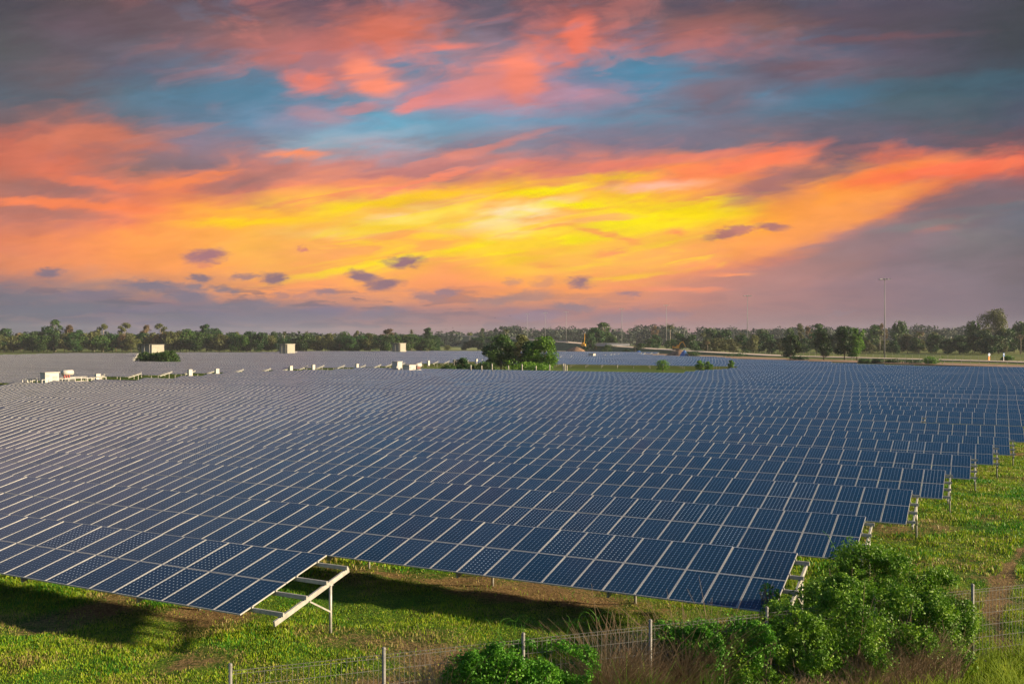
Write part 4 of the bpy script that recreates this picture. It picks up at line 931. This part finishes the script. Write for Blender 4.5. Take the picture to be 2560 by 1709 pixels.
# ------------------------------------------------------------------ excavators and site things
def excavator(x, d, z, rz, up, label):
    root = empty('excavator', at(x, d, z), label, 'excavator', None, rz)
    for s in (-1, 1):
        t = MB(); t.tube([(-1.9, s * 1.25, .45), (-1.5, s * 1.25, .5), (1.5, s * 1.25, .5), (1.9, s * 1.25, .45)], [.3, .48, .48, .3], 8); t.build('track', RUB, root)
    b = MB(); b.box((-.5, 0, 1.55), (3.6, 2.5, 1.1)); b.box((-1.9, 0, 1.7), (.9, 2.5, 1.3)); b.tube([(0, 0, .8), (0, 0, 1.05)], .9, 14); b.build('body', YEL, root)
    cb = MB().box((.9, .75, 2.1), (1.4, .95, 1.7)).build('cab', YEL, root); MB().box((1.62, .75, 2.35), (.04, .8, .9)).build('window', GLASSD, cb)
    pts = [(1.0, -.1, 1.7), (1.7, -.1, 4.6), (2.6, -.1, 6.9)] if up else [(1.0, -.1, 1.7), (2.2, -.1, 4.2), (3.8, -.1, 4.9)]
    m = MB(); [m.beam(a, c, .42, .6) for a, c in zip(pts, pts[1:])]; m.build('boom', YEL, root)
    e = pts[-1]; e2 = (e[0] + .2, -.1, e[2] + 2.2) if up else (e[0] + 1.5, -.1, e[2] - 3.2)
    MB().beam(e, e2, .34, .45).build('stick', YEL, root)
    bk = MB(); bk.box((e2[0] - .2, -.1, e2[2] + (.4 if up else -.3)), (.9, 1.0, .8)); bk.build('bucket', GREYM, root)
    return root
excavator(1459, 600, CAMZ - (868 - HOR) / F * 600, R(100), True, 'yellow excavator with its arm raised upright by the concrete beams')
excavator(1691, 540, CAMZ - (875 - HOR) / F * 540, R(20), False, 'yellow excavator with folded arm near the third light mast')
b = MB()
tag(MB().box((0, 0, 0), (.1, .1, .1)).build('pebble', POSTC), 'x', 'x') if False else None
bp = None
for i, (x, yv, L) in enumerate([(1500, 862, 14), (1515, 860, 16), (1545, 861, 16)]):
    d = 640; o = MB().box((0, 0, .7), (L, 1.6, 1.3)); o.box((0, 0, 1.45), (L, 2.2, .2)); q = o.build('concrete_beam', mat('grey_concrete', (.30, .32, .36), .9) if i == 0 else bpy.data.materials['grey_concrete'], loc=at(x, d, y=yv + 3))
    q.rotation_euler.z = YAW + .15 * (i - 1); tag(q, f'long grey concrete beam lying at the construction site, {ordinal(i + 1)} from the left', 'concrete beam', 'concrete beams at the site')
def heap(name, loc, w, h, matl, label, cat):
    b = MB(); n = 9; rings = []
    for j in range(4):
        f = j / 3; rr = w / 2 * (1 - f ** 1.4 * .9)
        rings.append([Vector((math.cos(6.283 * k / n) * rr * random.uniform(.85, 1.1), math.sin(6.283 * k / n) * rr * .7 * random.uniform(.85, 1.1), h * f - .1)) for k in range(n)])
    for a, c in zip(rings, rings[1:]):
        for k in range(n): b.poly([a[k], a[(k + 1) % n], c[(k + 1) % n], c[k]])
    b.poly(rings[-1]); return tag(b.build(name, matl, loc=loc), label, cat)
heap('tarpaulin_heap', at(1597, 520, .2), 7, 2.2, TARP, 'blue tarpaulin heap behind the panels left of the third mast', 'tarpaulin')
heap('tarpaulin_heap', at(1711, 480, .2), 5, 3.0, TARP, 'blue tarpaulin heap below the folded excavator', 'tarpaulin')
heap('spoil_heap', at(1440, 560, 1.6), 13, 2.6, BANKM, 'brown spoil heap left of the upright excavator', 'spoil heap')
heap('spoil_heap', at(1697, 500, .0), 14, 3.2, BANKM, 'brown spoil heap under the folded excavator', 'spoil heap')
tag(MB().tube([(0, 0, 0), (0, 0, 4.2)], [.35, .35], 8).build('dark_post', RUB, loc=at(1587, 520, .3)), 'dark upright post at the site edge by the blue tarpaulin', 'post')

# road signs
def arrow_sign():
    root = empty('road_sign', at(2472.6, 372), 'round blue arrow sign above an orange board by the road', 'road sign')
    b = MB(); b.box((0, 0, 1.6), (.12, .12, 3.2)); b.build('pole', SIGNW, root)
    b = MB(); n = 24; rr = .62
    ring = [(math.cos(6.2832 * k / n) * rr, -.1, 2.6 + math.sin(6.2832 * k / n) * rr) for k in range(n)]
    ring2 = [(math.cos(6.2832 * k / n) * rr * .86, -.115, 2.6 + math.sin(6.2832 * k / n) * rr * .86) for k in range(n)]
    b.poly(ring, 1); b.poly(ring2, 0)
    back = [(p[0], -.06, p[2]) for p in ring][::-1]; b.poly(back, 1)
    for k in range(n): b.poly([ring[k], back[n - 1 - k], back[n - 1 - (k + 1) % n], ring[(k + 1) % n]], 1)
    b.build('disc', [BLUE, SIGNW], root)
    a = MB(); a.poly([(.22, -.125, 3.0), (.34, -.125, 2.9), (-.02, -.125, 2.46), (-.14, -.125, 2.58)]); a.poly([(-.36, -.125, 2.22), (.12, -.125, 2.32), (-.26, -.125, 2.72)]); a.build('arrow', SIGNW, root)
    b = MB(); b.box((0, -.08, 1.15), (.8, .05, 1.4)); b.build('warning_board', ORANGE, root)
    root.rotation_euler.z = YAW + .45
arrow_sign()
root = empty('road_sign', at(2509, 362), 'blue rectangular sign on a pale pole by the yellow-green bush', 'road sign', None, YAW + .45)
MB().box((0, 0, 1.6), (.16, .16, 3.2)).build('pole', SIGNW, root); MB().box((0, -.11, 2.75), (.75, .06, 1.3)).build('board', BLUE, root)
MB().box((0, -.15, 2.95), (.45, .012, .35)).build('pictogram', SIGNW, root)

# ------------------------------------------------------------------ near fence, creepers, bush
FP = [at(575, 19.1), at(770, 19.6), at(966, 20.1), at(1295, 20.95), at(1634, 21.8), at(1895, 22.75), at(2165, 23.8), at(2456, 25.0), at(2790, 26.2)]
A0, A1 = FP[0], FP[-1]
fdir = (FP[7] - FP[0]); fdir.z = 0; fdir.normalize(); FL = 3.14
fence = empty('mesh_fence', FP[0], 'galvanised wire mesh fence across the foreground, partly overgrown', 'fence')
FN = 10; fz = [ground_z(0, (FP[0] + fdir * FL * i).y) for i in range(FN)]
for i in range(FN):
    q = fdir * FL * i; z = fz[i]
    MB().tube([(q.x, q.y, z - .2), (q.x, q.y, z + 2.14)], .040, 12).build('fence_post', FENCEM, fence, smooth=True)
    MB().tube([(q.x, q.y, z + 2.14), (q.x, q.y, z + 2.18)], [.048, .03], 12).build('post_cap', FENCEM, fence)
for i in range(FN - 1):
    w = MB(); o = fdir * FL * i; z = fz[i]
    for hz in (.10, .42, .74, 1.06, 1.38, 1.70, 1.95, 2.02): w.beam(o + Vector((0, 0, z + hz)), o + fdir * FL + Vector((0, 0, fz[i + 1] + hz)), .007, .008)
    nrm = Vector((-fdir.y, fdir.x, 0))
    for k in range(1, 28):
        p = o + fdir * (FL * k / 28); s = .03 * (1 if k % 2 else -1)
        w.tube([p + Vector((0, 0, z + .04)), p + Vector((0, 0, z + 2.02)), p + Vector((0, 0, z + 2.10)) - nrm * .05], .0046, 4, cap=False)
    w.build('mesh_panel', FENCEM, fence)

def fpt(x, off=0.0, z=0.0):
    """point on the fence line at photo column x, off metres behind it"""
    v = (x - 1280) / F; P0 = FP[0]; n = Vector((-fdir.y, fdir.x, 0))
    P0 = P0 + n * off
    # solve (P0 + s*fdir) . RT = v * (P0 + s*fdir) . FW
    s = (v * P0.dot(FW) - P0.dot(RT)) / (fdir.dot(RT) - v * fdir.dot(FW)); p = P0 + fdir * s; return Vector((p.x, p.y, ground_z(0, p.y) + z))
def lobes_from(lst):
    out = []
    for (x, off, z, w, dpt, h) in lst:
        p = fpt(x, off); out.append((p.x, p.y, p.z + z, w, dpt, h))
    return out
def vine_thing(name, label, cat, lst, n, size, mats, seed, dry=0., loose=0, shell=.3, dryz=0.):
    global rng; rng = np.random.default_rng(seed); random.seed(seed)
    L = lobes_from(lst); org = Vector(L[0][:3]); org.z = 0
    root = empty(name, org, label, cat)
    subs = []
    for l in L:
        for q in range(9):
            a = random.uniform(0, 6.283); e = random.uniform(-.5, 1.4); kk = random.uniform(.18, .38)
            subs.append((l[0] + math.cos(a) * math.cos(e) * l[3] * .82, l[1] + math.sin(a) * math.cos(e) * l[4] * .82, l[2] + math.sin(e) * l[5] * .82, l[3] * kk, l[4] * kk * 1.1, l[5] * kk * .8))
    P, N = cloud(L, int(n * .65), shell, .02); P2, N2 = cloud(subs, int(n * .6), .6, .02); P = np.concatenate([P, P2]); N = np.concatenate([N, N2])
    hl = fbm(P[:, 0] * 1 + 9, P[:, 2] + P[:, 1] * .6, .55, seed); ok = hl > .35; P, N = P[ok], N[ok]
    mi = None
    sz = size * rng.uniform(.55, 1.35, len(P))
    isdry = (rng.random(len(P)) < dry * np.clip((dryz - P[:, 2]) * 1.4, 0, 1)) if dry else np.zeros(len(P), bool)
    o = link('foliage', leaf_mesh('foliage', P[~isdry] - np.array(org), N[~isdry], sz[~isdry], mats[0], flat=1.3), root)
    # stems inside and twigs sticking out
    s = MB()
    for i in range(60 + loose):
        l = random.choice(L); a = random.uniform(0, 6.28); e = random.uniform(-.2, 1.3); c = Vector(l[:3]) - org
        d = Vector((math.cos(a) * math.cos(e) * l[3], math.sin(a) * math.cos(e) * l[4], math.sin(e) * l[5]))
        k = 1.0 if i >= loose else random.uniform(1.02, 1.22)
        p0 = Vector((c.x * .9, c.y * .9, 0)) + Vector((random.uniform(-.3, .3), random.uniform(-.3, .3), 0)) ; p0 = Vector((c.x, c.y, 0)) + d * .3; p0.z = max(0, p0.z - .2)
        p2 = c + d * k; p1 = (p0 + p2) / 2 + Vector((random.uniform(-.25, .25), random.uniform(-.25, .25), random.uniform(0, .3)))
        s.tube([p0, p1, p2], [.014, .009, .004], 4, cap=False)
    s.build('stems', BARK, root)
    return root, L, org
BZ = 1
bush, BL, BO = vine_thing('creeper_bush', 'big dark green bush smothered in creepers over the fence at right', 'bush',
  [(2150, 1.2, 1.6, 1.1, 1.2, 1.55), (2165, 1.4, 2.35, .75, .9, .85), (2230, 1.0, 2.15, .95, .9, .80), (2290, .7, 1.6, 1.1, .9, 1.2), (2345, .5, 1.15, .95, .8, 1.05), (2390, .3, 1.15, .55, .5, .85), (2040, .7, 1.15, 1.0, .9, 1.2), (2100, .6, 1.5, .9, .9, 1.2), (1950, .5, .95, .85, .8, 1.1), (1870, .3, .85, .8, .6, 1.0), (2180, .2, .7, 1.6, .7, .9), (2030, .1, .7, 1.3, .7, .95), (2310, .0, .5, 1.2, .6, .7),
   (1830, -.3, .7, .65, .45, .95), (1890, -.35, .85, .85, .5, .95), (1990, -.45, 1.1, 1.0, .55, 1.05), (2120, -.5, 1.35, 1.0, .55, 1.3), (2240, -.45, 1.2, .9, .5, 1.25), (2340, -.35, 1.05, .65, .45, 1.1), (2110, .8, 2.1, .6, .8, .7)],
  150000, .054, [LF_BUSH, LF_DRY], 101, 0, 16, .28)
v2, _, _ = vine_thing('creeper', 'low bright creeper trailing along the fence top left of the big bush', 'creeper',
  [(1700, .1, 1.55, .55, .35, .5), (1765, .15, 1.45, .6, .4, .55), (1820, .2, 1.1, .6, .5, .9), (1660, .15, 1.75, .35, .25, .3), (1760, -.25, 1.2, .6, .3, .8), (1890, -.4, 1.5, .5, .25, .5), (1850, -.35, 1.2, .5, .25, .6)], 19000, .05, [LF_VINE], 102, 0, 6, .5)
v3, _, _ = vine_thing('creeper', 'bright green creeper clump climbing the middle of the fence', 'creeper',
  [(1240, .05, 1.1, .6, .4, .75), (1310, .1, 1.3, .65, .42, .65), (1390, .05, 1.2, .6, .4, .7), (1450, .05, 1.3, .45, .35, .5), (1310, -.1, .9, .9, .4, .8), (1200, .0, 1.3, .3, .3, .6), (1400, -.05, .8, .6, .35, .7), (1290, -.4, 1.4, .5, .3, .5), (1150, -.1, 1.1, .5, .3, .8), (1190, -.3, 1.2, .5, .3, .8), (1240, -.35, 1.2, .6, .3, .9), (1330, -.3, 1.2, .7, .35, .85), (1420, -.25, 1.1, .6, .3, .8)], 38000, .05, [LF_VINE], 103, 0, 14, .4)
v4, _, _ = vine_thing('shrub', 'small green weed against the fence near the bottom left post', 'shrub', [(772, .25, 1.1, .28, .25, .3), (780, .2, .8, .3, .3, .4)], 1400, .06, [LF_VINE], 104, 0, 3, .6)
v5, _, _ = vine_thing('shrub', 'low green weed at the bottom edge left of the fence end', 'shrub', [(470, -.2, .95, .55, .3, .45)], 1800, .07, [LF_VINE], 105, 0, 3, .6)
v6, _, _ = vine_thing('shrub', 'small leafy shoot in front of the lower corner of the second panel row', 'shrub', [(1935, 3.0, .95, .25, .25, .6), (1925, 3.0, 1.5, .3, .3, .3)], 260, .075, [LF_VINE], 106, 0, 4, .9)

def stalks(name, label, x0, x1, off0, off1, hmin, hmax, n, mats, seed, w=.012, cat='dry weeds'):
    global rng; rng = np.random.default_rng(seed)
    V = []; 
    m = n; xs = rng.uniform(x0, x1, m); offs = rng.uniform(off0, off1, m); hh = rng.uniform(hmin, hmax, m) * (.45 + .9 * vnoise(xs, offs * 40, 28., seed))
    P = np.array([tuple(fpt(a, b)) for a, b in zip(xs, offs)])
    an = rng.uniform(0, 6.28, m); ln = rng.uniform(.1, .9, m) * hh; dx, dy = np.cos(an) * ln, np.sin(an) * ln
    segs = 4; pr = None; Fc = []; VV = []
    for i in range(segs + 1):
        f = i / segs; c = P + np.stack([dx * f ** 1.8, dy * f ** 1.8, hh * f * (1 - .12 * f)], 1) + rng.normal(0, .03, (m, 3)) * (f > 0)
        ww = w * (1 - .75 * f); sx = RT.x * ww; sy = RT.y * ww
        VV.append(np.stack([c - np.array([sx, sy, 0]), c + np.array([sx, sy, 0])], 1))
    VV = np.stack(VV, 1).reshape(m, -1, 3); base = np.arange(m)[:, None] * (2 * (segs + 1))
    for i in range(segs): Fc.append(np.concatenate([base + 2 * i, base + 2 * i + 1, base + 2 * i + 3, base + 2 * i + 2], 1))
    me = np_mesh(name, VV.reshape(-1, 3), np.concatenate(Fc), mats)
    return tag(link(name, me), label, cat, kind='stuff')
stalks('dry_weeds', 'tangled brown dry weeds on the fence between the creeper clump and the bush', 1480, 1800, -.5, .5, .9, 2.2, 3800, LF_DRY, 201)
stalks('dry_weeds', 'brown dry weeds below the right side of the big bush', 2130, 2400, -1.3, -.6, .5, 1.6, 1500, LF_DRY, 202)
stalks('dry_weeds', 'brown dry weeds at the foot of the big bush', 1800, 2130, -1.5, -.9, .3, 1.1, 1300, LF_DRY, 206)
stalks('dry_weeds', 'few pale dry stalks by the fence left of the creeper clump', 960, 1220, -.3, .4, .8, 1.9, 420, LF_DRY, 203)
stalks('dry_weeds', 'tall straw-coloured stalk tuft rising over the fence near its middle post', 1045, 1095, .3, .6, 1.9, 2.9, 60, LF_DRY, 204, .010)
stalks('dry_weeds', 'thin pale grass stalks standing before the left half of the fence', 560, 1230, -.9, -.1, .4, 1.5, 700, LF_DRY, 207, .007)
stalks('tall_grass', 'tall green grass before the fence between creeper clump and bush', 1150, 1800, -1.2, -.2, .5, 1.5, 2600, LF_BRIGHT, 208, .012, 'grass')
stalks('tall_grass', 'long green grass along the foreground fence foot', 560, 2600, -2.6, .3, .25, .7, 16000, G_LIGHT, 205, .014, 'grass')
# tendrils
def tendrils(name, label, x0, x1, off, z0, n, seed):
    random.seed(seed); b = MB()
    for i in range(n):
        p = fpt(random.uniform(x0, x1), off, z0 + random.uniform(-.2, .1)); pts = [p]; a = random.uniform(0, 6.28); d = Vector((math.cos(a) * .5, math.sin(a) * .2, 1)).normalized()
        for s in range(6): d = (d + Vector((random.uniform(-.35, .35), random.uniform(-.2, .2), -.12 * s))).normalized(); pts.append(pts[-1] + d * .085)
        b.tube(pts, [.006, .006, .005, .005, .004, .003, .002], 4, cap=False)
    return tag(b.build(name, LF_VINE), label, 'tendrils', kind='stuff')
tendrils('vine_tendrils', 'curly loose tendrils standing up from the creeper clump', 1200, 1500, .1, 2.15, 22, 5)
b = MB(); p0 = at(2125, 31, y=1420); b.tube([p0, at(2098, 31.2, y=1392), at(2083, 31.3, y=1362), at(2070, 31.4, y=1338), at(2056, 31.5, y=1325)], [.012, .011, .009, .007, .004], 5)
root = empty('vine_shoot', p0, 'single long shoot reaching over the third panel row from the bush', 'vine shoot')
o = b.build('stem', LF_VINE, root); o.location = -p0
P = np.array([tuple(at(x + random.uniform(-7, 7), 31.2, y=yv + random.uniform(-6, 6)) - p0) for (x, yv) in [(2083, 1362), (2096, 1380), (2100, 1384), (2103, 1396), (2090, 1398), (2108, 1404), (2112, 1400), (2116, 1410)] for _ in range(5)])
link('leaves', leaf_mesh('leaves', P, np.tile([[0, -.7, .7]], (len(P), 1)), .075, LF_BRIGHT, flat=.6), root)

# birds over the gap
BM = MB(); BM.poly([(-.3, 0, .09), (-.13, .05, .01), (-.13, -.07, .01)]); BM.poly([(.3, 0, .09), (.13, -.07, .01), (.13, .05, .01)]); BM.poly([(-.13, .06, .012), (0, .1, 0), (.13, .06, .012), (.13, -.07, .012), (0, -.1, 0), (-.13, -.07, .012)])
BM.tube([(0, .2, 0), (0, .1, 0), (0, -.1, 0), (0, -.22, 0)], [.015, .05, .05, .015], 6); BMM = BM.mesh('bird', RUB)
for i, (x, yv) in enumerate([(1150, 813), (1172, 808), (1197, 802), (1115, 822), (1132, 819), (1238, 794), (1275, 790)]):
    o = link('bird', BMM, None, at(x, 300, y=yv)); o.rotation_euler = (0, random.uniform(-.4, .4), random.uniform(0, 6)); tag(o, f'tiny dark bird in the sky above the gap, {ordinal(i + 1)} from the first', 'bird', 'birds over the gap')

# ------------------------------------------------------------------ haze
HZ = bpy.data.materials.new('haze_air'); HZ.use_nodes = True; t = NT(HZ.node_tree); t.n.clear()
pv = t.add('ShaderNodeVolumePrincipled'); pv.inputs['Color'].default_value = (.80, .86, 1.0, 1); pv.inputs['Density'].default_value = 0.00008; pv.inputs['Anisotropy'].default_value = 0.0
ou = t.add('ShaderNodeOutputMaterial'); t.l.new(pv.outputs[0], ou.inputs['Volume'])
c0 = FW * 800
o = MB().box((c0.x, c0.y, 24.5), (4600, 4600, 51.0)).build('haze', HZ); tag(o, kind='stuff')
print('objects', len(bpy.data.objects))
